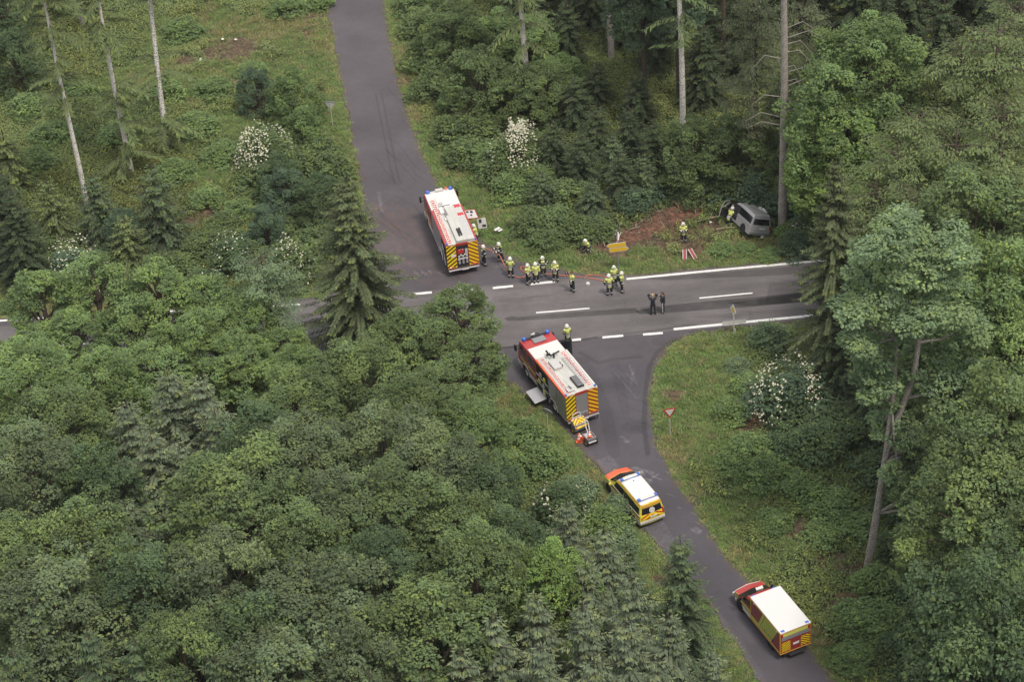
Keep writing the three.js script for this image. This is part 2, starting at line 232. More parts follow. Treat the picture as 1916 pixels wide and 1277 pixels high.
{ // painted lines: worn white sheets 4 mm above the asphalt
  const m = new THREE.MeshStandardMaterial({ roughness: 0.6, map: dataTex(256, (i, j) => { const w = noise(i * 0.09, j * 0.09) * 0.5 + noise(i * 0.4, j * 0.4) * 0.5, v = w < 0.24 ? 165 : 228 - 22 * noise(i * 0.2, j * 0.05); return [v, v, v * 0.99]; }) });
  const strip = (pts, w, rough = 0) => {
    const pos = [], uv = [], idx = [], r = rng(Math.round(pts[0][0] * 100 + 5000)); let s = 0, l = null; const q = [];
    for (let i = 0; i + 1 < pts.length; i++) { const n = Math.max(1, Math.round(Math.hypot(pts[i + 1][0] - pts[i][0], pts[i + 1][1] - pts[i][1]) / 0.3)); for (let j = 0; j < n; j++) q.push([lerp(pts[i][0], pts[i + 1][0], j / n), lerp(pts[i][1], pts[i + 1][1], j / n)]); } q.push(pts[pts.length - 1]);
    q.forEach(([x, z], i) => { const a = q[Math.max(0, i - 1)], b = q[Math.min(q.length - 1, i + 1)], d = Math.hypot(b[0] - a[0], b[1] - a[1]), nx = -(b[1] - a[1]) / d, nz = (b[0] - a[0]) / d; if (l) s += Math.hypot(x - l[0], z - l[1]); l = [x, z]; for (const k of [-1, 1]) { const e = w / 2 * (1 + (r() - 0.5) * rough); pos.push(x + nx * k * e, 0.004, z + nz * k * e); uv.push(s * 0.4 + pts[0][0], k * 0.1 + pts[0][1]); } if (i) { const o = i * 2; idx.push(o - 2, o - 1, o, o, o - 1, o + 1); } });
    const g = new THREE.BufferGeometry(); g.setAttribute('position', new THREE.Float32BufferAttribute(pos, 3)); g.setAttribute('uv', new THREE.Float32BufferAttribute(uv, 2)); g.setIndex(idx); g.computeVertexNormals();
    struct('road_marking', g, m);
  };
  const P = (...l) => l.map(([x, y]) => { const g = G(x, y); return [g.x, g.z]; });
  strip([...P([1172, 522.5], [1340, 506], [1515, 490]), [60, -7.8], [150, -10.2]], 0.26, 0.12);
  strip([[-140, -11.6], [-70, -9.1], ...P([0, 600.5], [390, 578.5], [562, 570])], 0.24, 0.12);
  strip([...P([1260, 616.5], [1400, 602.5], [1508, 592]), [60, -1.0], [150, -3.4]], 0.28, 0.1);
  strip([[-140, -4.6], [-70, -2.1], [-38, -0.7], [-12, -0.2]], 0.24, 0.1);
  for (const [a, b] of [[[775, 550.5], [808, 547.5]], [[858, 543.5], [885, 541.5]], [[922, 539.5], [960, 535.5]], [[993, 532], [1038, 527.5]]]) strip(P(a, b), 0.27, 0.3);
  for (const [a, b] of [[[918, 651], [934, 649.5]], [[1070, 637], [1087, 635.5]], [[1127, 632], [1166, 628.5]], [[1203, 626.5], [1240, 623.5]]]) strip(P(a, b), 0.27, 0.2);
  for (let i = -7; i < 6; i++) { const x = 1.96 + 12.22 * i, f = (t) => -3.25 - (t > 8 ? (t - 8) * 0.024 : 0) + (t < -6 ? (t + 6) * 0.03 : 0); strip([[x, f(x)], [x + 4, f(x + 4)]], 0.16, 0.15); }
}
// ------------------------------------------------------------------ vegetation
class Leaves { // collects folded leaf faces
  constructor(n = 4000) { this.p = new Float32Array(n * 12); this.n = new Float32Array(n * 12); this.c = new Float32Array(n * 12); this.k = 0; }
  grow() { for (const a of ['p', 'n', 'c']) { const b = new Float32Array(this[a].length * 2); b.set(this[a]); this[a] = b; } }
  add(px, py, pz, ax, ay, az, nx, ny, nz, len, wid, tone, warm = 0) { // base, axis, normal (both unit)
    if ((this.k + 1) * 12 > this.p.length) this.grow();
    const o = this.k++ * 12, sx = (ay * nz - az * ny) * wid / 2, sy = (az * nx - ax * nz) * wid / 2, sz = (ax * ny - ay * nx) * wid / 2, f = len * 0.12, m = len * 0.45;
    this.p.set([px, py, pz, px + ax * m + sx - nx * f, py + ay * m + sy - ny * f, pz + az * m + sz - nz * f, px + ax * len - nx * f, py + ay * len - ny * f, pz + az * len - nz * f, px + ax * m - sx - nx * f, py + ay * m - sy - ny * f, pz + az * m - sz - nz * f], o);
    const r = tone * (1 + warm * 0.75), g = tone * (1 + warm * 0.55), b = tone * (1 - warm * 0.1);
    for (let i = 0; i < 4; i++) { this.n[o + i * 3] = nx; this.n[o + i * 3 + 1] = ny; this.n[o + i * 3 + 2] = nz; this.c[o + i * 3] = r; this.c[o + i * 3 + 1] = g; this.c[o + i * 3 + 2] = b; }
  }
  build() {
    const g = new THREE.BufferGeometry(), n = this.k * 12, idx = new Uint32Array(this.k * 6);
    for (let i = 0; i < this.k; i++) idx.set([i * 4, i * 4 + 1, i * 4 + 2, i * 4, i * 4 + 2, i * 4 + 3], i * 6);
    g.setAttribute('position', new THREE.BufferAttribute(this.p.slice(0, n), 3)); g.setAttribute('normal', new THREE.BufferAttribute(this.n.slice(0, n), 3)); g.setAttribute('color', new THREE.BufferAttribute(this.c.slice(0, n), 3)); g.setIndex(new THREE.BufferAttribute(idx, 1));
    this.p = this.n = this.c = null; return g;
  }
}
const unit = (x, y, z) => { const l = Math.hypot(x, y, z) || 1; return [x / l, y / l, z / l]; };
function sprig(L, r, cx, cy, cz, out, n, size, tone, warm, spread) { // leaves fanning from one twig end
  const droop = 0.25 + r() * 0.4;
  for (let i = 0; i < n; i++) {
    const a = r() * 6.283, e = spread * (0.35 + r() * 0.9);
    const d = unit(out[0] * 0.8 + Math.cos(a) * 1.1, out[1] * 0.5 - droop * 0.6 + (r() - 0.5) * 0.7, out[2] * 0.8 + Math.sin(a) * 1.1);
    let nn = unit(out[0] * 0.9 + (r() - 0.5) * 1.0, 0.5 + out[1] * 0.5 + (r() - 0.5) * 0.7, out[2] * 0.9 + (r() - 0.5) * 1.0);
    const dot = d[0] * nn[0] + d[1] * nn[1] + d[2] * nn[2]; nn = unit(nn[0] - d[0] * dot, nn[1] - d[1] * dot, nn[2] - d[2] * dot);
    const s = size * (0.7 + r() * 0.6);
    L.add(cx + d[0] * e * 0.35, cy + d[1] * e * 0.35 + (r() - 0.5) * e * 0.3, cz + d[2] * e * 0.35, ...d, ...nn, s, s * 0.62, tone * (0.82 + r() * 0.36), warm);
  }
}
function clump(L, r, c, R, squash, n, size, tone, fresh, per = 8) {
  const warmC = r() < fresh ? 0.55 : 0;
  for (let i = 0; i < n; i++) {
    const z = 1 - 1.5 * r(), a = r() * 6.283, q = Math.sqrt(Math.max(0, 1 - z * z)), o = [q * Math.cos(a), z, q * Math.sin(a)];
    const k = R * (0.72 + 0.34 * Math.sqrt(r())), tw = r() < 0.2 ? 0.25 + r() * 0.5 : 0;
    sprig(L, r, c[0] + o[0] * k, c[1] + o[1] * k * squash, c[2] + o[2] * k, o, per, size, tone * (0.88 + 0.24 * r()), Math.max(warmC * 0.5, tw), size * 2.2);
  }
}
function limbs(list, col) { // tapered woody tubes from point lists [[p, r], ...]
  const gs = [];
  for (const l of list) { for (let i = 0; i + 1 < l.length; i++) { const g = new THREE.CylinderGeometry(l[i + 1][1], l[i][1], 1, l[i][1] > 0.12 ? 9 : 5, 1, true), a = V(...l[i][0]), b = V(...l[i + 1][0]), d = b.clone().sub(a), n = d.length(); g.scale(1, n * 1.03, 1); g.translate(0, n / 2, 0); g.applyQuaternion(new THREE.Quaternion().setFromUnitVectors(V(0, 1, 0), d.normalize())); g.translate(a.x, a.y, a.z); const uv = g.attributes.uv; for (let k = 0; k < uv.count; k++) uv.setXY(k, uv.getX(k) * Math.max(1, Math.round(l[i][1] * 6)), a.y * 0.5 + uv.getY(k) * n * 0.5); gs.push(g); } }
  return merge(gs);
}
// broadleaf tree: nominal crown radius R, height H
function broadleaf(seed, { R = 4.5, Rv = 4.6, H = 14, n = 66, per = 64, size = 0.175, fresh = 0.2, lobes = 5 } = {}) {
  const r = rng(seed), L = new Leaves(n * per * 8), yc = H - Rv, wood = [], lob = [];
  for (let i = 0; i < lobes; i++) lob.push([r() * 6.283, 0.7 + r() * 0.5]);
  const lean = [(r() - 0.5) * 0.8, (r() - 0.5) * 0.8];
  wood.push([[[0, -0.4, 0], 0.3], [[lean[0] * 0.3, yc * 0.5, lean[1] * 0.3], 0.24], [[lean[0], yc, lean[1]], 0.18], [[lean[0] * 1.2, H - 1.2, lean[1] * 1.2], 0.05]]);
  for (let i = 0; i < n; i++) {
    const t = (i + 0.5) / n, y = 1 - t * 1.55, q = Math.sqrt(Math.max(0.02, 1 - Math.min(1, y * y))), a = i * 2.39996 + r() * 0.9;
    let k = 0.6 + 0.36 * r(); for (const [la, lk] of lob) { const dd = Math.cos(a - la); if (dd > 0.8) k *= lerp(1, lk, (dd - 0.8) * 4); }
    const c = [lean[0] + q * Math.cos(a) * R * k, yc + y * Rv * (0.7 + 0.28 * r()), lean[1] + q * Math.sin(a) * R * k], cr = R * (0.13 + 0.11 * r());
    clump(L, r, c, cr, 0.62, Math.round(per * (0.7 + 0.6 * r())), size, 0.7 + 0.6 * r(), fresh);
    if (i % 3 === 0) wood.push([[[lean[0] * 0.7, Math.min(yc, c[1] - 1.5), lean[1] * 0.7], 0.1], [[(lean[0] + c[0]) / 2, (yc + c[1]) / 2 + 0.2, (lean[1] + c[2]) / 2], 0.07], [c, 0.025]]);
  }
  return { crown: L.build(), trunk: limbs(wood) };
}
// spruce: whorls of drooping boughs with hanging twigs
function spruce(seed, { R = 3, H = 14, y0 = 1, levels = 32, per = 8, twig = 0.32, gap = 0.12, thin = 1, fresh = 0.3 } = {}) {
  const r = rng(seed), L = new Leaves(6000), wood = [[[[0, -0.4, 0], 0.24], [[0, H * 0.5, 0], 0.16], [[0, H, 0], 0.02]]];
  for (let l = 0; l < levels; l++) {
    const t = (l + r() * 0.7) / levels, y = lerp(y0, H - 0.2, t), len0 = R * Math.pow(1 - t, 0.72) * (0.85 + 0.3 * r()) + 0.25, m = Math.max(4, Math.round(per * (0.7 + 0.5 * (1 - t)))), ph = r() * 6.283;
    for (let b = 0; b < m; b++) {
      if (r() > thin) continue;
      const a = ph + b * 6.283 / m + (r() - 0.5) * 0.6, len = len0 * (0.5 + 0.68 * r()), ca = Math.cos(a), sa = Math.sin(a), tone = 0.75 + 0.5 * r(), rise = 0.25 - 0.2 * (1 - t) + (r() - 0.5) * 0.2, droop = 0.28 + 0.2 * r();
      const pos = (s) => [ca * s, y + rise * s - droop * s * s / R * (1.4 - 0.55 * s / len), sa * s];
      if (len > 0.8) wood.push([[pos(0), 0.035], [pos(len * 0.5), 0.02], [pos(len * 0.95), 0.006]]);
      for (let s = 0.18 + 0.1 * r(); s < len; s += gap) {
        const p = pos(s), w = twig * (0.6 + 0.7 * Math.min(1, (len - s) / len + 0.3)), warm = s > len - 0.4 && r() < fresh ? 0.5 + 0.4 * r() : 0;
        for (const sd of [-1, 1]) {
          const aa = a + sd * (0.85 + 0.4 * r()), d = unit(Math.cos(aa), -0.25 - 0.45 * r(), Math.sin(aa)); let nn = unit(0.45 * ca + (r() - 0.5) * 0.6, 1, 0.45 * sa + (r() - 0.5) * 0.6);
          const dot = d[0] * nn[0] + d[1] * nn[1] + d[2] * nn[2]; nn = unit(nn[0] - d[0] * dot, nn[1] - d[1] * dot, nn[2] - d[2] * dot);
          const wl = w * (0.8 + 0.5 * r()); L.add(p[0], p[1], p[2], ...d, ...nn, wl, wl * 0.36, tone * (0.8 + 0.4 * r()), warm);
          if (r() < 0.55) L.add(p[0] + d[0] * wl * 0.3, p[1] - 0.03, p[2] + d[2] * wl * 0.3, ...unit(d[0] * 0.7 + (r() - 0.5) * 0.5, -0.75, d[2] * 0.7 + (r() - 0.5) * 0.5), ...unit(d[0] * 0.7, 0.7, d[2] * 0.7), wl * 0.7, wl * 0.28, tone * (0.7 + 0.3 * r()), warm);
        }
      }
      const p = pos(len - 0.05); L.add(...p, ca, 0.1, sa, 0, 1, 0, 0.3, 0.12, tone, fresh);
    }
  }
  return { crown: L.build(), trunk: limbs(wood) };
}
// feathery crown of thin flat sprays on rising limbs
function feathery(seed, { R = 4, H = 15, y0 = 4, n = 60, size = 0.3, droop = 0.5 } = {}) {
  const r = rng(seed), L = new Leaves(9000), wood = [[[[0, -0.4, 0], 0.28], [[0.1, H * 0.55, 0.1], 0.17], [[0, H - 0.6, 0], 0.03]]];
  for (let i = 0; i < n; i++) {
    const t = (i + r()) / n, y = lerp(y0, H - 1.2, Math.pow(t, 0.85)), a = i * 2.39996 + r(), len = R * (0.5 + 0.5 * r()) * Math.pow(Math.sin(Math.PI * clamp(0.2 + 0.72 * t, 0, 1)), 0.7), ca = Math.cos(a), sa = Math.sin(a), tone = 0.8 + 0.4 * r();
    const pos = (s) => [ca * s, y + 0.45 * s - droop * s * s / R, sa * s];
    wood.push([[pos(0), 0.05], [pos(len * 0.5), 0.03], [pos(len), 0.008]]);
    for (let s = len * 0.25; s < len; s += 0.2) {
      const p = pos(s);
      for (let k = 0; k < 15; k++) { const aa = a + (r() - 0.5) * 3.0, l2 = 0.75 * Math.sqrt(r()), dx = Math.cos(aa), dz = Math.sin(aa), d = unit(dx + (r() - 0.5) * 0.9, -0.2 - 0.4 * r(), dz + (r() - 0.5) * 0.9); let nn = unit((r() - 0.5) * 0.9 + ca * 0.3, 1, (r() - 0.5) * 0.9 + sa * 0.3); const dot = d[0] * nn[0] + d[1] * nn[1] + d[2] * nn[2]; nn = unit(nn[0] - d[0] * dot, nn[1] - d[1] * dot, nn[2] - d[2] * dot); L.add(p[0] + dx * l2, p[1] - 0.25 * l2 * l2 + (r() - 0.5) * 0.25, p[2] + dz * l2, ...d, ...nn, size * 0.75 * (0.7 + 0.6 * r()), size * 0.36, tone * (0.75 + 0.5 * r()), r() < 0.12 ? 0.6 : 0); }
    }
  }
  return { crown: L.build(), trunk: limbs(wood) };
}
// tall mast: bare pale trunk with thin, see-through boughs
function mast(seed, { H = 26, y0 = 4, n = 46, R = 3, r0 = 0.26, gap = 0.3, lean = [0, 0], cut = () => 1, tw = 0.4 } = {}) {
  const r = rng(seed), L = new Leaves(4000), wood = [], tr = [];
  for (let i = 0; i <= 10; i++) { const t = i / 10; tr.push([[lean[0] * t + 0.06 * Math.sin(t * 7 + seed), -0.4 + H * t, lean[1] * t], r0 * (1 - 0.62 * t)]); }
  for (let i = 0; i < n; i++) {
    const t = (i + r()) / n, y = lerp(y0, H, t); if (r() > cut(y)) continue;
    const a = r() * 6.283, len = R * (0.45 + 0.6 * r()), ca = Math.cos(a), sa = Math.sin(a), tone = 0.8 + 0.4 * r(), x0 = lean[0] * y / H, z0 = lean[1] * y / H, pos = (s) => [x0 + ca * s, y + 0.05 * s - 0.13 * s * s, z0 + sa * s];
    wood.push([[pos(0), 0.04], [pos(len * 0.5), 0.022], [pos(len), 0.006]]);
    for (let s = 0.25; s < len; s += gap * 0.6) { const p = pos(s); for (const sd of [-1, 1]) for (let k = 0; k < 2; k++) { const aa = a + sd * (0.5 + 0.8 * r()), d = unit(Math.cos(aa), -0.35 - 0.4 * r(), Math.sin(aa)); let nn = unit((r() - 0.5) * 0.9, 1, (r() - 0.5) * 0.9); const dot = d[0] * nn[0] + d[1] * nn[1] + d[2] * nn[2]; nn = unit(nn[0] - d[0] * dot, nn[1] - d[1] * dot, nn[2] - d[2] * dot); const l = tw * (0.6 + 0.8 * r()); L.add(p[0] + d[0] * 0.25 * k, p[1] - 0.06 * k, p[2] + d[2] * 0.25 * k, ...d, ...nn, l, l * 0.3, tone * (0.8 + 0.4 * r()), r() < 0.15 ? 0.5 : 0); } }
  }
  if (!L.k) L.add(0, H, 0, 1, 0, 0, 0, 1, 0, 0.3, 0.1, 1);
  return { crown: L.build(), trunk: limbs([tr]), boughs: wood.length ? limbs(wood) : null };
}
function bush(seed, { R = 1.6, H = 2, n = 26, per = 26, size = 0.17, fresh = 0.2 } = {}) {
  const r = rng(seed), L = new Leaves(n * per * 8), wood = [];
  for (let i = 0; i < n; i++) {
    const t = (i + 0.5) / n, y = 1 - t * 0.95, q = Math.sqrt(Math.max(0.03, 1 - y * y)), a = i * 2.39996 + r(), k = 0.55 + 0.4 * r(), c = [q * Math.cos(a) * R * k, y * H * (0.65 + 0.2 * r()), q * Math.sin(a) * R * k];
    clump(L, r, c, R * (0.24 + 0.14 * r()), 0.75, Math.round(per * (0.7 + 0.6 * r())), size, 0.8 + 0.4 * r(), fresh, 7);
    if (i % 2 === 0) wood.push([[[(r() - 0.5) * 0.3, -0.3, (r() - 0.5) * 0.3], 0.035], [[c[0] * 0.5, c[1] * 0.6, c[2] * 0.5], 0.025], [c, 0.008]]);
  }
  return { crown: L.build(), trunk: limbs(wood) };
}
const leafMat = (r, g, b, tr = 0.3) => new THREE.MeshPhysicalMaterial({ color: new THREE.Color().setRGB(r, g, b), vertexColors: true, roughness: 1, specularIntensity: 0.35, transmission: tr, thickness: 0, side: THREE.DoubleSide });
const LM = { // foliage tones, linear
  dark: leafMat(0.092, 0.143, 0.071), mid: leafMat(0.134, 0.192, 0.082), light: leafMat(0.166, 0.248, 0.100), bright: leafMat(0.184, 0.282, 0.089), pale: leafMat(0.175, 0.248, 0.142), cool: leafMat(0.138, 0.186, 0.1), maple: leafMat(0.200, 0.289, 0.155),
  olive: leafMat(0.15, 0.198, 0.085), firdark: leafMat(0.064, 0.095, 0.050), fir: leafMat(0.103, 0.150, 0.083), firgrey: leafMat(0.159, 0.204, 0.131), brownish: leafMat(0.136, 0.164, 0.092), teal: leafMat(0.104, 0.164, 0.105), rust: leafMat(0.154, 0.112, 0.071),
 needle: leafMat(0.128, 0.164, 0.083),
};
const bark = (a, b, s, thr = 0.62) => new THREE.MeshStandardMaterial({ roughness: 0.95, map: dataTex(128, (i, j) => { const w = noise(i * 0.12 + s, j * 0.3) * 0.55 + noise(i * 0.5, j * 0.6 + s) * 0.45, t = sstep(thr - 0.12, thr + 0.1, w), g = 0.85 + 0.3 * noise(i * 0.9, j * 0.2); return a.map((c, k) => clamp(lerp(c, b[k], t) * g, 0, 255)); }) });
const BM = { brown: bark([92, 80, 70], [60, 52, 46], 3), grey: bark([168, 160, 154], [112, 106, 100], 9), pale: bark([228, 223, 216], [120, 112, 104], 21, 0.68), tan: bark([136, 118, 102], [98, 86, 76], 31), birch: bark([240, 236, 230], [84, 78, 70], 41, 0.62) };
const PROTO = {};
const proto = (k, f) => { const l = PROTO[k] ??= []; l.push(f); };
for (let i = 0; i < 5; i++) proto('broad', broadleaf(100 + i * 7, { fresh: 0.2, lobes: 4 + i % 3, Rv: 5.0 + (i % 3) * 0.7 }));
for (let i = 0; i < 2; i++) proto('small', broadleaf(200 + i * 7, { R: 3.4, Rv: 3.6, H: 10.5, n: 50, per: 56, size: 0.165, fresh: 0.3 }));
for (let i = 0; i < 2; i++) proto('shrub', broadleaf(260 + i * 7, { R: 4, Rv: 5.2, H: 6.4, n: 70, per: 60, size: 0.17, fresh: 0.3 }));
for (let i = 0; i < 2; i++) proto('loose', broadleaf(230 + i * 7, { R: 3.4, Rv: 3.6, H: 10.5, n: 42, per: 50, size: 0.165, fresh: 0.35 }));
for (let i = 0; i < 4; i++) proto('spruce', spruce(300 + i * 7, { R: 3 }));
proto('bigspruce', spruce(333, { R: 5, H: 16, levels: 46, per: 12, twig: 0.34, gap: 0.12, thin: 0.85 }));
for (let i = 0; i < 2; i++) proto('fir', spruce(340 + i * 7, { R: 1.9, H: 5, y0: 0.2, levels: 18, per: 8, twig: 0.26, gap: 0.12 }));
for (let i = 0; i < 2; i++) proto('feather', feathery(400 + i * 7, {}));
for (let i = 0; i < 4; i++) proto('bush', bush(500 + i * 7, {}));
const nth = {};
function plant(kind, name, p, s, sy, lm, bm, label, category, group, turn) { // a copy of a prototype with its own tone
  const k = nth[kind] = (nth[kind] ?? -1) + 1, q = PROTO[kind][k % PROTO[kind].length], t = thing(name, label, category, V(p.x, groundY(p.x, p.z), p.z), turn ?? k * 2.4, group);
  part(t, 'trunk', q.trunk, BM[bm]); part(t, 'crown', q.crown, LM[lm]); t.scale.set(s, sy, s); return t;
}
const NOM = { broad: [4.5, 14, 'broadleaf_tree', 'tree'], small: [3.4, 10.5, 'broadleaf_tree', 'tree'], loose: [3.4, 10.5, 'broadleaf_tree', 'tree'], shrub: [4, 6.4, 'spreading_tree', 'tree'], spruce: [3, 14, 'spruce_tree', 'tree'], bigspruce: [5, 16, 'spruce_tree', 'tree'], fir: [1.9, 5, 'young_fir', 'tree'], feather: [4, 15, 'feathery_tree', 'tree'], bush: [1.6, 2, 'bush', 'bush'] };
const WORD = { dark: 'dark green', mid: 'mid green', light: 'light green', bright: 'bright yellow green', pale: 'pale grey green', olive: 'olive green', firdark: 'very dark green', fir: 'dull green', firgrey: 'grey green', brownish: 'brownish green', teal: 'bluish green', cool: 'cool green', rust: 'rust tinged', needle: 'olive green' };
const KINDW = { broad: 'broadleaf tree', small: 'small broadleaf tree', loose: 'loose broadleaf tree', shrub: 'low spreading tree', spruce: 'spruce', fir: 'young fir', feather: 'feathery tree', bush: 'leafy bush' };
const NUM = (n) => { const a = 'zero one two three four five six seven eight nine ten eleven twelve thirteen fourteen fifteen sixteen seventeen eighteen nineteen'.split(' '), b = '- - twenty thirty forty fifty sixty seventy eighty ninety'.split(' '); return n >= 100 ? 'hundred' : n < 20 ? a[n] : b[Math.floor(n / 10)] + (n % 10 ? '-' + a[n % 10] : ''); };
const place = (x, y) => NUM(Math.round(x / W * 100)) + ' percent across, ' + NUM(Math.round(y / H * 100)) + ' percent down the photo';
// [kind, photo pixel of the top (or of the foot when h = 0 is given as 'foot'), height, radius, tone, bark, label]
function stand(kind, x, y, h, R, lm, label, bm = 'brown', foot = false) {
  let g = foot ? G(x, y, 0) : G(x, y, h); if (!foot) for (let i = 0; i < 30 && roadDist(g.x, g.z) < 1; i++) { h += g.z < -3.3 ? -0.4 : 0.4; g = G(x, y, h); } const n = NOM[kind], c = pix(V(g.x, foot ? h * 0.6 : h * 0.72, g.z));
  return plant(kind, n[2], g, R / n[0], h / n[1], lm, bm, label ?? `${WORD[lm]} ${KINDW[kind]}, ${kind === 'bush' ? 'middle' : 'crown'} ${place(clamp(c[0], 0, W), clamp(c[1], 0, H))}`, n[3], kind === 'bush' ? 'bushes along the verges and in the clearings' : 'trees of the wood round the junction');
}
const T = (kind, lm, ...l) => { for (const [x, y, h, R, label, bm] of l) stand(kind, x, y, h, R, lm, label, bm); };
const F = (kind, lm, ...l) => { for (const [x, y, h, R, label, bm] of l) stand(kind, x, y, h, R, lm, label, bm, true); };
// --- closed wood south-west of the junction (tops given)
T('loose', 'light', [60, 505, 10, 3.2], [165, 488, 10.5, 3.2], [290, 488, 11, 3.4], [230, 560, 9, 2.8]);
T('loose', 'light', [385, 520, 9.5, 2.8], [345, 585, 9, 2.8], [130, 590, 9, 3]);
T('feather', 'pale', [485, 462, 11, 3.2, 'pale feathery tree standing before the hidden stretch of main road, west of the big spruce']);
T('small', 'light', [455, 545, 8.5, 2.6], [395, 575, 8.5, 2.6], [530, 610, 7, 2.3], [25, 640, 9, 3.2], [440, 640, 8.5, 2.8], [290, 640, 8.5, 3.0], [535, 660, 7, 2.4]);
T('small', 'mid', [855, 540, 9.5, 2.6, 'light broadleaf tree whose crown reaches over the main road beside the lower fire engine'], [745, 580, 9, 2.6], [800, 600, 9, 2.8], [885, 625, 9, 2.5], [820, 680, 9, 2.8]);
T('bigspruce', 'needle', [645, 330, 16, 5.0, 'tall olive green spruce at the west corner of the junction, covering the main road']);
T('broad', 'light', [40, 648, 14, 4.2], [860, 745, 11, 3.4], [190, 660, 10, 3.2]);
T('broad', 'mid', [100, 720, 14, 3.8], [660, 645, 12, 3.9], [560, 700, 12, 3.6], [770, 700, 12, 3.7]);
T('broad', 'cool', [40, 800, 16, 4.4], [560, 790, 15, 4.0], [700, 770, 14, 3.9], [810, 815, 14, 3.8], [640, 880, 16, 4.3]);
T('broad', 'dark', [470, 760, 14, 3.8], [885, 850, 13, 3.2], [150, 830, 15, 3.6]);
T('broad', 'mid', [430, 855, 17, 5.4], [745, 880, 16, 4.8], [550, 950, 17, 3.8], [850, 930, 15, 3.7], [130, 935, 17, 4.2], [15, 970, 17, 4.4]);
T('spruce', 'firgrey', [312, 690, 13, 3.6], [372, 700, 13, 3.4], [235, 745, 13, 3.6], [400, 760, 12, 3.2], [280, 800, 13, 3.4], [335, 830, 12, 3.2], [225, 850, 13, 3.2], [230, 930, 12, 3.0], [185, 1010, 13, 3.0]);
T('broad', 'dark', [705, 1000, 17, 4.3], [255, 1030, 17, 4.2], [940, 970, 14, 3.3], [465, 1110, 18, 4.2]);
T('broad', 'cool', [385, 1000, 18, 3.9], [610, 1065, 18, 5.2], [80, 1050, 18, 5.0]);
T('broad', 'mid', [870, 1000, 17, 3.9], [785, 1085, 18, 5.0], [320, 1140, 18, 3.6]);
T('broad', 'cool', [645, 1180, 18, 3.6], [510, 1190, 19, 4.6]);
T('broad', 'bright', [1012, 1020, 15, 2.9]);
T('spruce', 'firgrey', [1130, 985, 13, 2.9], [1060, 930, 12, 2.7], [1095, 1050, 14, 3.0], [1180, 1075, 14, 3.0], [1000, 1110, 15, 3.2], [1090, 1130, 15, 3.2], [1170, 1160, 15, 3.1], [1250, 1150, 14, 2.9], [920, 1150, 16, 3.3], [1010, 1200, 16, 3.3], [1110, 1225, 16, 3.2], [1230, 1230, 15, 3.1], [860, 1210, 16, 3.3], [1330, 1215, 13, 2.8]);
T('spruce', 'fir', [1272, 1000, 13, 2.9, 'slim spruce whose top overlaps the south road'], [1170, 1010, 10, 2.4], [60, 1120, 17, 3.4], [160, 1170, 17, 3.3], [20, 1210, 17, 3.4], [250, 1190, 17, 3.3], [730, 1190, 16, 3.3], [400, 1220, 17, 3.4], [560, 1250, 17, 3.3], [690, 1260, 17, 3.2], [300, 1270, 17, 3.2], [790, 1265, 16, 3.2], [940, 1270, 16, 3.2], [480, 1300, 17, 3.3], [120, 1290, 17, 3.3], [1330, 1290, 14, 2.8], [1180, 1300, 15, 3]);
// --- wood on the east side
T('bigspruce', 'needle', [1565, 295, 19, 3.8, 'olive green spruce column standing across the main road at its eastern end']);
T('spruce', 'firdark', [1605, 470, 13, 2.6], [1640, 560, 11, 2.4]);
T('broad', 'bright', [1590, 170, 17, 4.2], [1545, 240, 14, 3.4]);
T('broad', 'light', [1640, 30, 19, 4.6], [1560, 110, 17, 4.0], [1600, 20, 18, 4.2], [1890, 430, 22, 5.0], [1905, 540, 20, 4.6], [1800, 560, 17, 3.8, 'light yellowish broadleaf tree behind the crown of the leaning maple']);
T('feather', 'olive', [1720, 180, 18, 4.6], [1790, 230, 18, 4.8], [1680, 250, 17, 4.2], [1720, 330, 17, 4.4], [1800, 60, 20, 4.8], [1870, 20, 21, 5.0], [1880, 160, 20, 4.6], [1640, 320, 15, 3.8], [1530, 60, 15, 3.2]);
T('broad', 'mid', [1820, 310, 22, 5.2], [1740, 420, 16, 4.2], [1890, 690, 22, 5.0], [1860, 820, 21, 5.0], [1910, 930, 20, 4.8], [1870, 340, 20, 4.8]);
T('broad', 'dark', [1790, 760, 15, 3.8], [1850, 1010, 19, 4.6], [1900, 1110, 19, 4.8], [1760, 700, 14, 3.6], [1700, 520, 12, 3.6]);
F('feather', 'brownish', [1415, 350, 19, 3.3, 'greyish hanging spruce behind the tall bare pole of a trunk'], [1500, 290, 15, 2.8]);
T('broad', 'teal', [1262, -150, 17, 3.6], [1195, -160, 18, 3.6]);
F('shrub', 'mid', [905, 225, 7, 3.8, 'broad dense green tree beside the north road above the white flowering shrub'], [865, 140, 6.5, 3.6], [965, 235, 5.5, 3], [1015, 225, 5.5, 2.8], [845, 80, 5.5, 3]);
F('shrub', 'mid', [1345, 345, 6.5, 3.6, 'rounded green tree overhanging the torn earth strip west of the wrecked van'], [1300, 350, 7, 3.0], [1420, 330, 6, 2.8], [1500, 380, 6, 2.8], [1555, 450, 7, 2.4], [1480, 260, 7, 3]);
F('fir', 'firdark', [1090, 350, 5.5, 2.1], [1165, 375, 4.6, 1.9], [1120, 200, 4.4, 1.9], [1195, 230, 5.4, 2.1], [1225, 330, 5.5, 2.1], [1320, 200, 8, 2.5], [1380, 150, 8, 2.4], [1180, 300, 5.5, 2], [1040, 320, 5, 2], [1310, 200, 6, 2.1], [1080, 240, 5, 2], [1230, 130, 7, 2.3], [1120, 290, 5, 2]);
F('fir', 'fir', [1205, 365, 4, 1.7], [1150, 340, 4.5, 1.8], [1110, 400, 3.4, 1.6], [1020, 390, 3.6, 1.6], [1330, 130, 7, 2.2]);
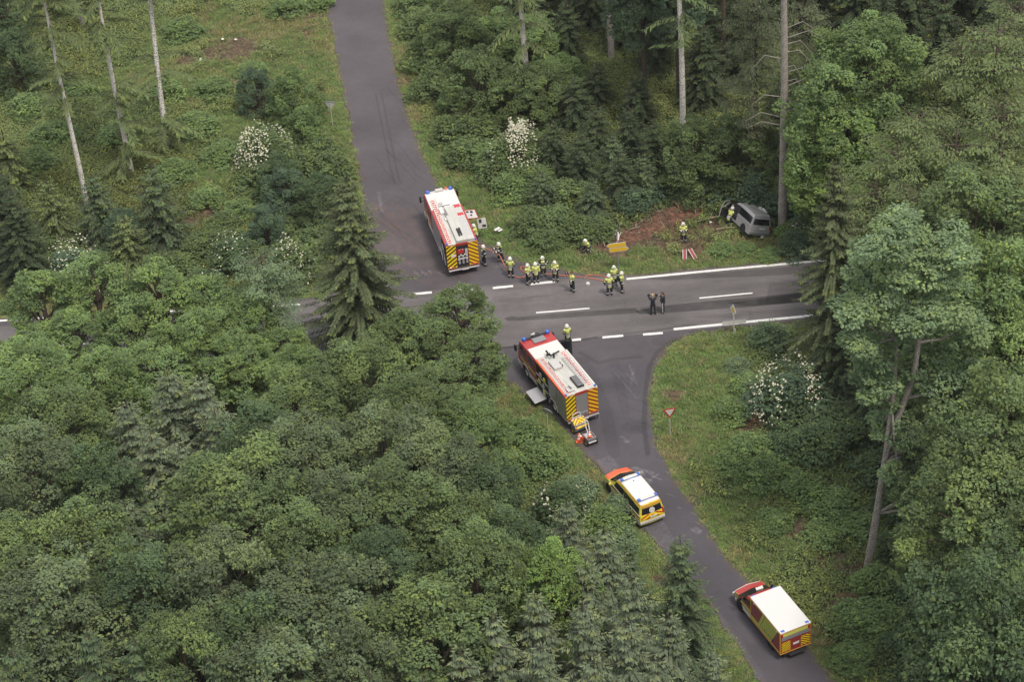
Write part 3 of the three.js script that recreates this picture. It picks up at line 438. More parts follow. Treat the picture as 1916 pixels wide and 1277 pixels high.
// dark wood closing the northern side; crowns mostly above the picture
for (const [x, y, h, R, lm] of [[1080, 20, 20, 3.6, 'firdark'], [1180, -10, 21, 3.6, 'firdark'], [1290, 30, 20, 3.4, 'firdark'], [1400, 60, 21, 3.4, 'firdark'], [1230, 60, 14, 2.8, 'firdark'], [1450, -20, 21, 3.6, 'firdark'], [1000, 20, 19, 3.4, 'fir'], [1520, 60, 20, 3.4, 'firdark'], [1700, 40, 18, 3.6, 'firdark'], [1780, 20, 20, 3.6, 'firdark'], [1860, 60, 20, 3.6, 'firdark'], [1600, 100, 15, 3, 'firdark'], [1340, -60, 22, 3.8, 'firdark']]) stand('spruce', x, y, h, R, lm, undefined, 'brown', true);
F('shrub', 'light', [1000, 130, 5.5, 3.0], [1050, 185, 4.5, 2.6], [930, 110, 5, 3]);
F('fir', 'firdark', [1065, 110, 6, 2.2], [1015, 60, 6, 2.2], [1110, 55, 6, 2.2], [1165, 90, 6.5, 2.2], [960, 40, 5.5, 2.1], [1650, 130, 8, 2.6], [1760, 140, 8, 2.6], [1850, 150, 8, 2.6], [1700, 90, 8, 2.6], [1900, 120, 8, 2.6]);
F('feather', 'olive', [1890, 270, 14, 4.4]);
// --- clearing north-west
F('fir', 'fir', [310, 462, 8, 2.7, 'bushy young fir at the edge of the clearing below the pale trunks'], [195, 450, 6.5, 2.3]);
F('spruce', 'firdark', [15, 500, 11, 2.9], [60, 540, 9, 2.6], [-10, 420, 9, 2.8]);
F('fir', 'olive', [30, 360, 6, 2.4], [110, 440, 5.5, 2.2], [250, 505, 5, 2]);
F('shrub', 'light', [560, 235, 6, 2.3, 'slender light green tree near the north road behind the sign post'], [575, 275, 4.2, 1.8]);
F('shrub', 'teal', [488, 205, 4.6, 1.8, 'dark bluish tree beside the fallen log in the clearing'], [545, 400, 5, 2], [240, 480, 4.5, 1.9], [505, 470, 4.5, 1.8]);
F('shrub', 'dark', [600, 420, 5, 2.4], [520, 370, 4.5, 2.1], [20, 60, 7, 3], [40, 160, 6, 2.6]);
// --- bushes (feet given)
F('bush', 'mid', [800, 120, 2.6, 2], [790, 60, 2.4, 2], [780, 20, 2.4, 2], [815, 180, 2.4, 2], [850, 260, 2.2, 2], [880, 300, 2, 2], [930, 330, 2.2, 1.9], [1000, 350, 2.4, 2], [900, 270, 2.6, 2], [1040, 430, 2.2, 1.9], [1020, 460, 1.5, 1.3], [1000, 430, 1.9, 1.7], [1080, 440, 2, 1.6], [1060, 380, 2.4, 2], [1120, 430, 1.6, 1.4]);
F('bush', 'light', [920, 310, 1.8, 1.8], [960, 360, 1.9, 1.8], [1440, 480, 0.7, 1.0], [1350, 470, 0.7, 1.1], [1395, 468, 0.6, 0.9], [1480, 440, 1.5, 1.4]);
F('bush', 'teal', [1185, 384, 2, 1.6], [1222, 366, 1.8, 1.4], [1340, 362, 2.4, 1.8], [1275, 350, 2.2, 1.6], [1410, 375, 2.6, 1.9], [1450, 400, 2.4, 1.7], [1495, 470, 2, 1.5], [1520, 440, 2.6, 1.9], [1390, 362, 2.4, 1.6]);
F('bush', 'mid', [620, 330, 2.4, 1.9], [600, 300, 2.2, 1.8], [560, 330, 2.6, 2], [530, 300, 2.2, 1.8], [480, 340, 2, 1.8], [430, 470, 2, 1.7], [470, 500, 2.2, 1.8], [560, 500, 2.4, 1.8], [590, 470, 2.4, 1.8], [380, 480, 2, 1.7], [330, 520, 2.2, 1.8], [60, 470, 2.4, 2], [130, 520, 2.2, 1.9], [200, 520, 2.2, 1.9], [420, 430, 1.6, 1.5], [640, 440, 1.6, 1.3], [530, 440, 2, 1.6]);
F('bush', 'light', [340, 60, 1.6, 1.8], [300, 180, 1.8, 2], [370, 240, 1.6, 1.9], [420, 300, 1.5, 1.7], [400, 170, 1.3, 1.6], [330, 340, 1.8, 1.8], [230, 260, 1.8, 2], [100, 260, 1.8, 2], [60, 320, 1.8, 2], [140, 180, 1.6, 1.9], [60, 210, 1.8, 2], [470, 140, 1.2, 1.4], [540, 20, 1.6, 1.6], [600, 10, 1.5, 1.4], [390, 380, 1.4, 1.5], [450, 400, 1.4, 1.5]);
F('bush', 'dark', [1440, 770, 2.4, 2], [1480, 790, 2.6, 2.1], [1520, 760, 2.8, 2.2], [1560, 800, 2.6, 2.2], [1600, 830, 2.6, 2.2], [1540, 850, 2.4, 2], [1480, 850, 2.2, 1.9], [1650, 900, 2.4, 2.1], [1700, 960, 2.8, 2.3], [1750, 1060, 2.8, 2.3], [1720, 1130, 2.6, 2.2], [1800, 1150, 3, 2.4], [1850, 1200, 3, 2.4], [1700, 1240, 2.4, 2.1], [1780, 1260, 2.6, 2.2], [1640, 790, 3, 2.2], [1900, 1250, 3, 2.4], [1690, 1050, 2.4, 2]);
F('bush', 'light', [1400, 860, 1.8, 1.8], [1440, 900, 1.6, 1.8], [1380, 880, 1.3, 1.4], [1500, 930, 1.5, 1.8], [1560, 960, 1.5, 1.8], [1610, 1000, 1.4, 1.6], [1540, 1010, 1.2, 1.5], [1640, 1110, 1.8, 1.8], [1600, 1170, 1.5, 1.7], [1660, 1180, 1.8, 1.9], [1600, 1240, 1.3, 1.5], [1370, 780, 1.4, 1.4], [1400, 730, 1.3, 1.3], [980, 830, 2, 1.7], [1010, 880, 2.2, 1.8], [1130, 1000, 2, 1.7], [1450, 980, 1, 1.3]);
F('bush', 'pale', [1440, 640, 1.6, 1.5], [1380, 690, 0.9, 1], [1170, 960, 1.5, 1.3], [1160, 1020, 1.4, 1.3], [1080, 930, 1.6, 1.4]);
F('bush', 'rust', [1415, 790, 1, 1.0], [1590, 1140, 0.8, 1]);
// --- white flowering shrubs
{
  const whitem = mat(0.62, 0.6, 0.46, 0.8, { side: THREE.DoubleSide });
  const elder = (x, y, R, Hh, label, lm, seed, n, side) => {
    const q = bush(seed, { R, H: Hh, n: 22, per: 40, size: 0.19, fresh: 0.15 }), g = G(x, y, 0), t = thing('flowering_shrub', label, 'shrub', V(g.x, groundY(g.x, g.z), g.z), 0, 'white flowering elder shrubs');
    part(t, 'stem', q.trunk, BM.brown); part(t, 'foliage', q.crown, LM[lm]);
    const r = rng(seed + 1), gs = [];
    for (let i = 0; i < n * 5; i++) {
      const a = r() * 6.283, e = side ? 0.1 + 1.3 * r() : Math.acos(1 - 1.05 * r()), k = (0.9 + 0.2 * r()) * (0.85 + 0.35 * noise(a * 1.3 + seed, e * 2)), c = [Math.sin(e) * Math.cos(a) * R * k, Math.max(0.3, Math.cos(e) * Hh * 0.98 * k), Math.sin(e) * Math.sin(a) * R * k];
      if (noise(c[0] * 0.9 + seed, c[2] * 0.9 + c[1] * 0.8) < 0.5) continue;
      const s = 0.034 + 0.04 * r(), tilt = [(r() - 0.5) * 0.9 + c[2] / R * 0.6, (r() - 0.5) * 0.9 - c[0] / R * 0.6];
      for (let k2 = 0; k2 < 5; k2++) { const aa = k2 * 1.257 + r(), d = new THREE.CircleGeometry(s * (0.42 + 0.2 * r()), 5); d.rotateX(-Math.PI / 2 + (r() - 0.5) * 0.4); d.translate(Math.cos(aa) * s * 0.62, 0.02 * r(), Math.sin(aa) * s * 0.62); d.rotateX(tilt[0]); d.rotateZ(tilt[1]); d.translate(...c); gs.push(d); }
    }
    part(t, 'blossoms', gs, whitem).userData.kind = 'stuff';
  };
  elder(498, 312, 2.5, 4.0, 'white flowering shrub in the clearing west of the north road', 'mid', 900, 330);
  elder(972, 318, 2.6, 4.4, 'white flowering shrub below the broad green tree east of the north road', 'mid', 910, 330, true);
  elder(1478, 770, 3.0, 4.4, 'largest white flowering shrub, on the bank south of the main road', 'teal', 920, 300);
  elder(150, 545, 2.5, 4.2, 'white flowering shrub at the western edge above the light green maples', 'teal', 930, 150);
  elder(440, 505, 1.9, 3.2, 'sparsely white flowering shrub beneath the bare earth patch of the clearing', 'dark', 940, 30, true);
  elder(545, 525, 2.1, 3.8, 'white flowering shrub hard by the big junction spruce', 'mid', 950, 36, true);
  elder(385, 560, 1.8, 3, 'small white flowering shrub half hidden by the light green maples', 'dark', 955, 60);
  elder(1050, 985, 2.1, 4.2, 'white flowering shrub on the wood edge beside the white topped emergency car', 'dark', 960, 150);
  elder(1500, 462, 1.3, 2, 'small shrub with a few white flowers beside the foot of the tall bare trunk', 'mid', 970, 40, true);
}
// --- tall masts: bare trunks rising out of the picture
{
  const stem = (seed, x, y, label, o, lm, bm, boughM = 'brown') => {
    const q = mast(seed, o), g = G(x, y), t = thing('tall_trunk_tree', label, 'tree', V(g.x, groundY(g.x, g.z), g.z), 0, 'tall bare trunked trees');
    part(t, 'trunk', q.trunk, BM[bm]); if (q.boughs) part(t, 'boughs', q.boughs, BM[boughM]).userData.kind = 'stuff'; part(t, 'crown', q.crown, LM[lm]); return t;
  };
  const thin = (p) => (y) => p(y);
  stem(1, 165, 394, 'slender pale trunk furthest west in the clearing, bare in its lower half', { H: 26, y0: 9, n: 90, R: 2.8, r0: 0.22, gap: 0.16, cut: (y) => (y > 15.5 || (y > 10.5 && y < 13.5) ? 1 : 0.25), tw: 0.36 }, 'olive', 'pale');
  stem(2, 246, 322, 'pale trunk between two others in the clearing, with olive boughs to its foot', { H: 25, y0: 1.5, n: 110, R: 3.2, r0: 0.23, gap: 0.17, cut: (y) => (y < 5 || (y > 7 && y < 8.5) || y > 12.5 ? 0.95 : 0.1) }, 'olive', 'pale');
  stem(3, 313, 270, 'whitish flaking trunk in the clearing, easternmost of the pale trunks', { H: 25, y0: 1, n: 90, R: 3.0, r0: 0.25, gap: 0.17, lean: [1.2, 0], cut: (y) => (y < 3.5 ? 1 : y > 6.5 && y < 8.5 ? 0.8 : y > 13 ? 0.5 : 0.08) }, 'olive', 'birch');
  stem(4, 157, 46, 'stout grey trunk cut by the upper picture edge in the clearing', { H: 24, y0: 2, n: 50, R: 3.4, r0: 0.3, gap: 0.3, cut: () => 0.6 }, 'olive', 'grey');
  const a = stem(5, 1465, 424, 'tallest bare trunk, a straight pole standing behind the wrecked van', { H: 34, y0: 24, n: 40, R: 3.4, r0: 0.38 }, 'brownish', 'grey');
  { const r = rng(8), l = []; for (let i = 0; i < 16; i++) { const y = 8.5 + i * 0.62 + r() * 0.3, s = r() < 0.75 ? 1 : -1, n = 1.2 + 2 * r(), z = (r() - 0.5) * 1.6; l.push([[[0, y, 0], 0.04], [[s * n * 0.6, y + 0.25 + 0.3 * r(), z * 0.6], 0.025], [[s * n, y - 0.3 - 0.5 * r(), z], 0.012], [[s * (n - 0.1), y - 1 - r() * 0.6, z * 1.1], 0.005]]); } for (const b of l) part(a, 'dead_branch', limbs([b]), BM.grey); }
  stem(6, 1278, 268, 'mossy pale trunk behind the rounded green tree of the accident site', { H: 28, y0: 9, n: 50, R: 3.2, r0: 0.27 }, 'mid', 'pale');
  stem(7, 1143, 114, 'grey trunk standing before the dark fir interior', { H: 28, y0: 8, n: 50, R: 3.4, r0: 0.3 }, 'firdark', 'grey');
  stem(8, 990, 208, 'pale trunk rising out of the dense green trees beside the north road', { H: 26, y0: 6.5, n: 60, R: 3.3, r0: 0.27 }, 'olive', 'pale');
  stem(9, 1357, 150, 'thin brown trunk beside the greyish hanging spruce', { H: 27, y0: 9, n: 46, R: 3.0, r0: 0.22 }, 'firdark', 'tan');
  stem(10, 1244, 128, 'thinnest trunk in the dark fir interior', { H: 20, y0: 8, n: 30, R: 2, r0: 0.12 }, 'firdark', 'tan');
  stem(11, 1582, 60, 'brown trunk at the upper edge over the bright green broadleaf tree', { H: 24, y0: 6, n: 50, R: 3, r0: 0.22 }, 'brownish', 'tan');
  stem(12, 1060, 40, 'grey trunk at the upper edge, west of the dark fir interior', { H: 26, y0: 5, n: 60, R: 3.4, r0: 0.25 }, 'olive', 'grey');
}
// --- the tall maple with a crooked pale trunk on the eastern bank
{
  const b = G(1622, 1062), p = (x, y, dz = 0) => { const q = atZ(x, y, b.z + dz); return [q.x - b.x, q.y, q.z - b.z]; }, r = rng(31), L = new Leaves(20000);
  const trunk = [[[0, -0.3, 0], 0.29], [p(1640, 960), 0.23], [p(1655, 862), 0.2], [p(1676, 790), 0.2], [p(1694, 745), 0.18], [p(1708, 712), 0.17], [p(1718, 640), 0.16], [p(1730, 520), 0.08]], fork = [[p(1655, 862), 0.18], [p(1668, 760), 0.16], [p(1674, 690), 0.15], [p(1676, 630), 0.13], [p(1665, 540), 0.1], [p(1660, 460), 0.05]];
  const wood = [trunk, fork];
  for (const [x, y, R] of [[1640, 455, 1.6], [1700, 425, 1.5], [1765, 470, 1.6], [1620, 520, 1.5], [1690, 510, 1.9], [1770, 545, 1.9], [1600, 590, 1.4], [1655, 585, 1.6], [1730, 610, 1.9], [1810, 610, 1.6], [1615, 660, 1.5], [1760, 690, 1.8], [1820, 700, 1.5], [1640, 735, 1.2], [1740, 760, 1.7], [1800, 790, 1.7], [1730, 830, 1.5], [1800, 870, 1.6], [1760, 930, 1.6], [1700, 680, 1.4], [1600, 640, 1.0], [1720, 900, 1.3], [1680, 880, 1.0], [1650, 660, 1.2], [1632, 700, 1.4], [1612, 735, 1.1], [1648, 790, 1.2], [1700, 765, 1.3], [1722, 810, 1.3], [1770, 640, 1.6], [1700, 590, 1.6], [1660, 500, 1.4], [1740, 500, 1.5]]) {
    const c = p(x, y, (r() - 0.5) * 4); for (let k = 0; k < 6; k++) { const q = [c[0] + (r() - 0.5) * R * 1.5, c[1] + (r() - 0.5) * R, c[2] + (r() - 0.5) * R * 1.7]; clump(L, r, q, R * (0.36 + 0.22 * r()), 0.62, 46, 0.21, 0.85 + 0.3 * r(), 0.25); }
    const near = (x < 1690 ? fork : trunk).slice(1), f = near.filter((q) => q[0][1] < c[1] - 0.6).pop() ?? near[0]; wood.push([[f[0], 0.09], [[(f[0][0] + c[0]) / 2, (f[0][1] + c[1]) / 2 - 0.3, (f[0][2] + c[2]) / 2], 0.06], [c, 0.02]]);
  }
  const t = thing('leaning_maple', 'tall maple with crooked pale trunk and high spreading crown on the eastern bank', 'tree', V(b.x, groundY(b.x, b.z), b.z));
  part(t, 'trunk', limbs([trunk, fork]), BM.grey); part(t, 'limb', limbs(wood.slice(2)), BM.grey); part(t, 'crown', L.build(), LM.maple);
}
// --- ground cover: leafy undergrowth and grass, masses that nobody could count
{
  const tuft = (seed, n, R, size) => { const r = rng(seed), L = new Leaves(64); for (let i = 0; i < n; i++) { const a = r() * 6.283, e = Math.sqrt(r()) * R, d = unit(Math.cos(a) * 0.9, 0.15 - 0.5 * r(), Math.sin(a) * 0.9); let nn = unit((r() - 0.5) * 0.9, 1, (r() - 0.5) * 0.9); const dot = d[0] * nn[0] + d[1] * nn[1] + d[2] * nn[2]; nn = unit(nn[0] - d[0] * dot, nn[1] - d[1] * dot, nn[2] - d[2] * dot); L.add(Math.cos(a) * e * 0.7, (0.1 + 0.55 * r()) * R * 1.15, Math.sin(a) * e * 0.7, ...d, ...nn, size * (0.7 + 0.6 * r()), size * 0.5, 0.75 + 0.5 * r(), r() < 0.15 ? 0.6 : 0); } return L.build(); };
  const blades = (seed, n, h) => { const r = rng(seed), L = new Leaves(64); for (let i = 0; i < n; i++) { const a = r() * 6.283, e = 0.16 * Math.sqrt(r()), d = unit(Math.cos(a) * 0.55, 0.8, Math.sin(a) * 0.55), nn = unit(-Math.cos(a) * 0.6, 0.6, -Math.sin(a) * 0.6); L.add(Math.cos(r() * 6.3) * e, 0, Math.sin(r() * 6.3) * e, ...d, ...nn, h * (0.6 + 0.7 * r()), 0.035, 0.8 + 0.4 * r(), r() < 0.25 ? 0.7 : 0); } return L.build(); };
  const mass = (name, label, cat, geo, m, list) => { const o = new THREE.InstancedMesh(geo, m, list.length), mx = new THREE.Matrix4(), c = new THREE.Color(); list.forEach(([x, y, z, a, s, sy, col], i) => { mx.makeRotationY(a).scale(V(s, sy, s)).setPosition(x, y, z); o.setMatrixAt(i, mx); o.setColorAt(i, c.setRGB(...col)); }); o.name = numbered(name); o.castShadow = o.receiveShadow = true; scene.add(o); tag(o, label, cat, null, 'stuff'); };
  const r = rng(404), bram = [], tall = [], grass = [], straw = [], chip = [];
  const hidden = (x, z) => z > 6 && x < 0.4 * z - 9;
  const N = 230000;
  for (let i = 0; i < N; i++) {
    const x = -52 + 106 * r(), z = -70 + 114 * r(), u = r(), v = r(); if (hidden(x, z)) continue;
    const c = cover(x, z); if (c.d < 0.05) continue;
    const y = groundY(x, z), n = fbm(x * 0.3 + 50, z * 0.3, 3), n2 = noise(x * 0.12, z * 0.12 + 70), k = 0.8 + 0.4 * v;
    if (c.s > 0.35 && u > 0.14 * (1 - c.tr)) { if (c.s > 0.3 && u < 0.32 && c.tr < 0.7) chip.push([x, y, z, v * 6.3, 0.5 + u * 2, 0.4, [k * 0.85, k, k * 0.7]]); continue; }
    if (c.g > 0.35 + (n - 0.5) * 0.5) { if (u > 0.75) continue; const dry = sstep(0.5, 0.66, n * 0.7 + n2 * 0.3 + (v - 0.5) * 0.15); (u < 0.16 + dry * 0.4 ? straw : grass).push([x, y, z, v * 6.3, 0.8 + v * 0.6, (0.55 + 0.6 * u) * sstep(-0.1, 1.3, c.d) + 0.3, [k * (1 + dry * 0.1), k, k * (1 - dry * 0.05)]]); continue; }
    if (u < 0.42) { const h = (0.6 + 0.9 * n) * sstep(0.2, 2.4, c.d); const m = lerp(0.7, 1.3, n2) * k; (n2 > 0.5 && v > 0.45 ? tall : bram).push([x, y - 0.03, z, v * 6.3, 0.8 + u * 1.6, 0.5 + h * 1.3, [m * lerp(0.85, 1.15, n), m, m * lerp(1.1, 0.8, n)]]); }
  }
  mass('undergrowth', 'leafy bramble undergrowth covering the banks and clearings', 'undergrowth', tuft(1, 26, 0.42, 0.17), LM.undergrowth ??= leafMat(0.2, 0.252, 0.098), bram);
  mass('undergrowth', 'paler taller herbs standing in patches among the brambles', 'undergrowth', tuft(2, 34, 0.46, 0.13), leafMat(0.245, 0.288, 0.12), tall);
  mass('grass', 'green grass on the verges along all the roads', 'grass', blades(3, 16, 0.27), leafMat(0.195, 0.272, 0.092), grass);
  mass('dry_grass', 'straw coloured dry grass mixed into the verges', 'grass', blades(4, 14, 0.3), leafMat(0.23, 0.23, 0.125), straw);
  mass('litter', 'scattered leaves and twigs on the bare soil', 'leaf litter', tuft(5, 8, 0.3, 0.14), LM.rust, chip);
  const sticks = []; const stk = mergeGeometries([rod(V(-0.35, 0.05, 0), V(0.4, 0.2, 0.05), 0.022, 5, 0.01), rod(V(-0.1, 0.1, 0), V(-0.3, 0.4, 0.2), 0.016, 5, 0.006), rod(V(0.1, 0.14, 0.02), V(0.3, 0.35, -0.2), 0.014, 5, 0.005)].map((g) => g.toNonIndexed()));
  for (let i = 0; i < 100; i++) { const t = Math.pow(r(), 1.6), a = TRACK[0], b = TRACK[TRACK.length - 1], x = lerp(a[0], b[0], t) + (r() + r() - 1) * 3.2 - 1, z = lerp(a[1], b[1], t) + (r() + r() - 1) * 2.0; if (roadDist(x, z) > 1.6) sticks.push([x, groundY(x, z) + 0.1, z, r() * 6.3, 0.5 + r(), 0.5 + 1.6 * r(), r() < 0.35 ? [1.3, 1.25, 1.2] : [0.55, 0.5, 0.45]]); }
  mass('broken_twigs', 'broken twigs strewn along the torn earth by the accident', 'twigs', stk, mat(0.3, 0.26, 0.21, 0.9), sticks);
  console.log('cover', bram.length, tall.length, grass.length, straw.length, chip.length);
}
// ------------------------------------------------------------------ vehicles (local axes: x to the right, -z forward, y up)
function wheelGeo(R = 0.48, w = 0.3) { const p = [[R * 0.55, -w / 2], [R * 0.9, -w / 2], [R, -w * 0.36], [R, w * 0.36], [R * 0.9, w / 2], [R * 0.55, w / 2]].map(([a, b]) => new THREE.Vector2(a, b)); return new THREE.LatheGeometry(p, 22).rotateZ(Math.PI / 2); }
function rimGeo(R = 0.48, w = 0.3) { const p = [[0.001, w * 0.3], [R * 0.16, w * 0.32], [R * 0.2, w * 0.16], [R * 0.45, w * 0.12], [R * 0.52, w * 0.44], [R * 0.58, w * 0.42], [R * 0.56, -w * 0.4], [0.001, -w * 0.4]].map(([a, b]) => new THREE.Vector2(a, b)); return new THREE.LatheGeometry(p, 18).rotateZ(-Math.PI / 2); }
function wheel(t, x, y, z, R, w, rimM) { const o = part(t, 'wheel', wheelGeo(R, w), M.rubber); o.position.set(x, y, z); const r = part(o, 'rim', rimGeo(R, w), rimM); if (x < 0) r.rotation.y = Math.PI; return o; }
// closed skin through rings of points: rings[i] = right half, sill first, roof centre last
function skin(rings, bulge = 0) {
  const at = (u, v) => { const i = clamp(Math.floor(u), 0, rings.length - 2), f = u - i, j = clamp(Math.floor(v), 0, rings[0].length - 2), h = v - j, q = (a, b) => rings[a][b], p = (k) => lerp(lerp(q(i, j)[k], q(i, j + 1)[k], h), lerp(q(i + 1, j)[k], q(i + 1, j + 1)[k], h), f); return V(p(0), p(1), p(2)); };
  const side = (s) => (u, v) => { const p = at(u, v); p.x *= s; return p; };
  const end = (i) => (s, v) => { const p = at(i, v); p.x *= s; p.z += bulge * (1 - s * s) * (i ? 1 : -1); return p; };
  return { left: side(-1), right: side(1), front: end(0), rear: end(rings.length - 1), n: rings.length - 1, m: rings[0].length - 1 };
}
function sheet(f, u0, u1, v0, v1, nu, nv, off = 0, flip = false, th = 0) { // a piece of such a skin lifted by off, with a rim of depth th
  const P = [], N = [], e = 1e-3;
  for (let j = 0; j <= nv; j++) for (let i = 0; i <= nu; i++) { const u = lerp(u0, u1, i / nu), v = lerp(v0, v1, j / nv), p = f(u, v), a = f(u + e * 3, v).sub(f(u - e * 3, v)), b = f(u, v + e * 3).sub(f(u, v - e * 3)), n = a.cross(b).normalize(); if (flip) n.negate(); N.push(n); P.push(p.addScaledVector(n, off)); }
  const pos = [], uv = [], idx = []; P.forEach((p, k) => { pos.push(p.x, p.y, p.z); uv.push((k % (nu + 1)) / nu, Math.floor(k / (nu + 1)) / nv); });
  const tri = (a, b, c) => (flip ? idx.push(a, c, b) : idx.push(a, b, c));
  for (let j = 0; j < nv; j++) for (let i = 0; i < nu; i++) { const o = j * (nu + 1) + i; tri(o, o + 1, o + nu + 1); tri(o + 1, o + nu + 2, o + nu + 1); }
  if (th) { const rim = []; for (let i = 0; i <= nu; i++) rim.push(i); for (let j = 1; j <= nv; j++) rim.push(j * (nu + 1) + nu); for (let i = nu - 1; i >= 0; i--) rim.push(nv * (nu + 1) + i); for (let j = nv - 1; j > 0; j--) rim.push(j * (nu + 1)); const base = pos.length / 3; rim.forEach((k) => { const p = P[k].clone().addScaledVector(N[k], -th); pos.push(p.x, p.y, p.z); uv.push(0, 0); }); rim.forEach((k, i) => { const a = k, b = rim[(i + 1) % rim.length], c = base + i, d = base + (i + 1) % rim.length; tri(a, c, b); tri(b, c, d); }); }
  const g = new THREE.BufferGeometry(); g.setAttribute('position', new THREE.Float32BufferAttribute(pos, 3)); g.setAttribute('uv', new THREE.Float32BufferAttribute(uv, 2)); g.setIndex(idx); g.computeVertexNormals(); return g;
}
const chev = (w, h, a, b, dir, n = 7) => canvasTex(w, h, (x) => { x.fillStyle = a; x.fillRect(0, 0, w, h); x.strokeStyle = b; const st = h / n; x.lineWidth = st * 0.34; for (let i = -n; i < n * 2; i++) { x.beginPath(); const y = i * st; x.moveTo(-10, dir > 0 ? y + w * 0.8 : y); x.lineTo(w + 10, dir > 0 ? y : y + w * 0.8); x.stroke(); } });
const decal = (tex, rough = 0.5) => new THREE.MeshStandardMaterial({ map: tex, roughness: rough });
const plane = (w, h, d = 0.012) => new THREE.BoxGeometry(w, h, d);
const ribs = (() => { const t = canvasTex(8, 64, (x) => { x.fillStyle = '#fff'; x.fillRect(0, 0, 8, 64); x.fillStyle = '#000'; x.fillRect(0, 54, 8, 10); }); t.colorSpace = ''; t.repeat.set(1, 12); return t; })();
M.shutter = new THREE.MeshStandardMaterial({ color: new THREE.Color().setRGB(0.33, 0.33, 0.34), roughness: 0.42, metalness: 0.35, bumpMap: ribs, bumpScale: 0.012 });
M.deck = new THREE.MeshStandardMaterial({ roughness: 0.55, map: dataTex(128, (i, j) => { const v = 190 + 22 * noise(i * 0.2, j * 0.05) - 16 * noise(i * 0.6, j * 0.6) + ((i + j) % 6 < 1 || (i - j + 600) % 6 < 1 ? -14 : 0); return [v, v, v * 0.97]; }) });
const walk = (seed, red, base) => canvasTex(64, 768, (x, w, h) => { const r = rng(seed); x.fillStyle = base; x.fillRect(0, 0, w, h); for (let i = 0; i < 22; i++) { const y = 14 + i * 34; x.fillStyle = red; x.globalAlpha = 0.75 + 0.25 * r(); for (let k = 0; k < 3; k++) x.fillRect(8 + k * 17 + r() * 3, y + r() * 4, 11 + 4 * r(), 19 + 8 * r()); } x.globalAlpha = 1; });
function lampGlobe(t, x, y, z, r = 0.13, h = 0.16, name = 'blue_lamp') { const g = [cyl(r * 0.92, r, h * 0.7).translate(0, h * 0.35, 0), new THREE.SphereGeometry(r * 0.92, 12, 6, 0, 6.283, 0, Math.PI / 2).scale(1, 0.5, 1).translate(0, h * 0.7, 0)]; const o = part(t, name, g, M.blue); o.position.set(x, y, z); return o; }
function mirror(t, x, y, z) { const s = Math.sign(x), g = [box(0.14, 0.5, 0.26, s * 0.26, 0, 0, 0.05), rod(V(0, 0.16, 0), V(s * 0.24, 0.16, 0), 0.025), rod(V(0, -0.16, 0), V(s * 0.24, -0.16, 0), 0.025)], o = part(t, 'mirror', g, M.black); o.position.set(x, y, z); return o; }

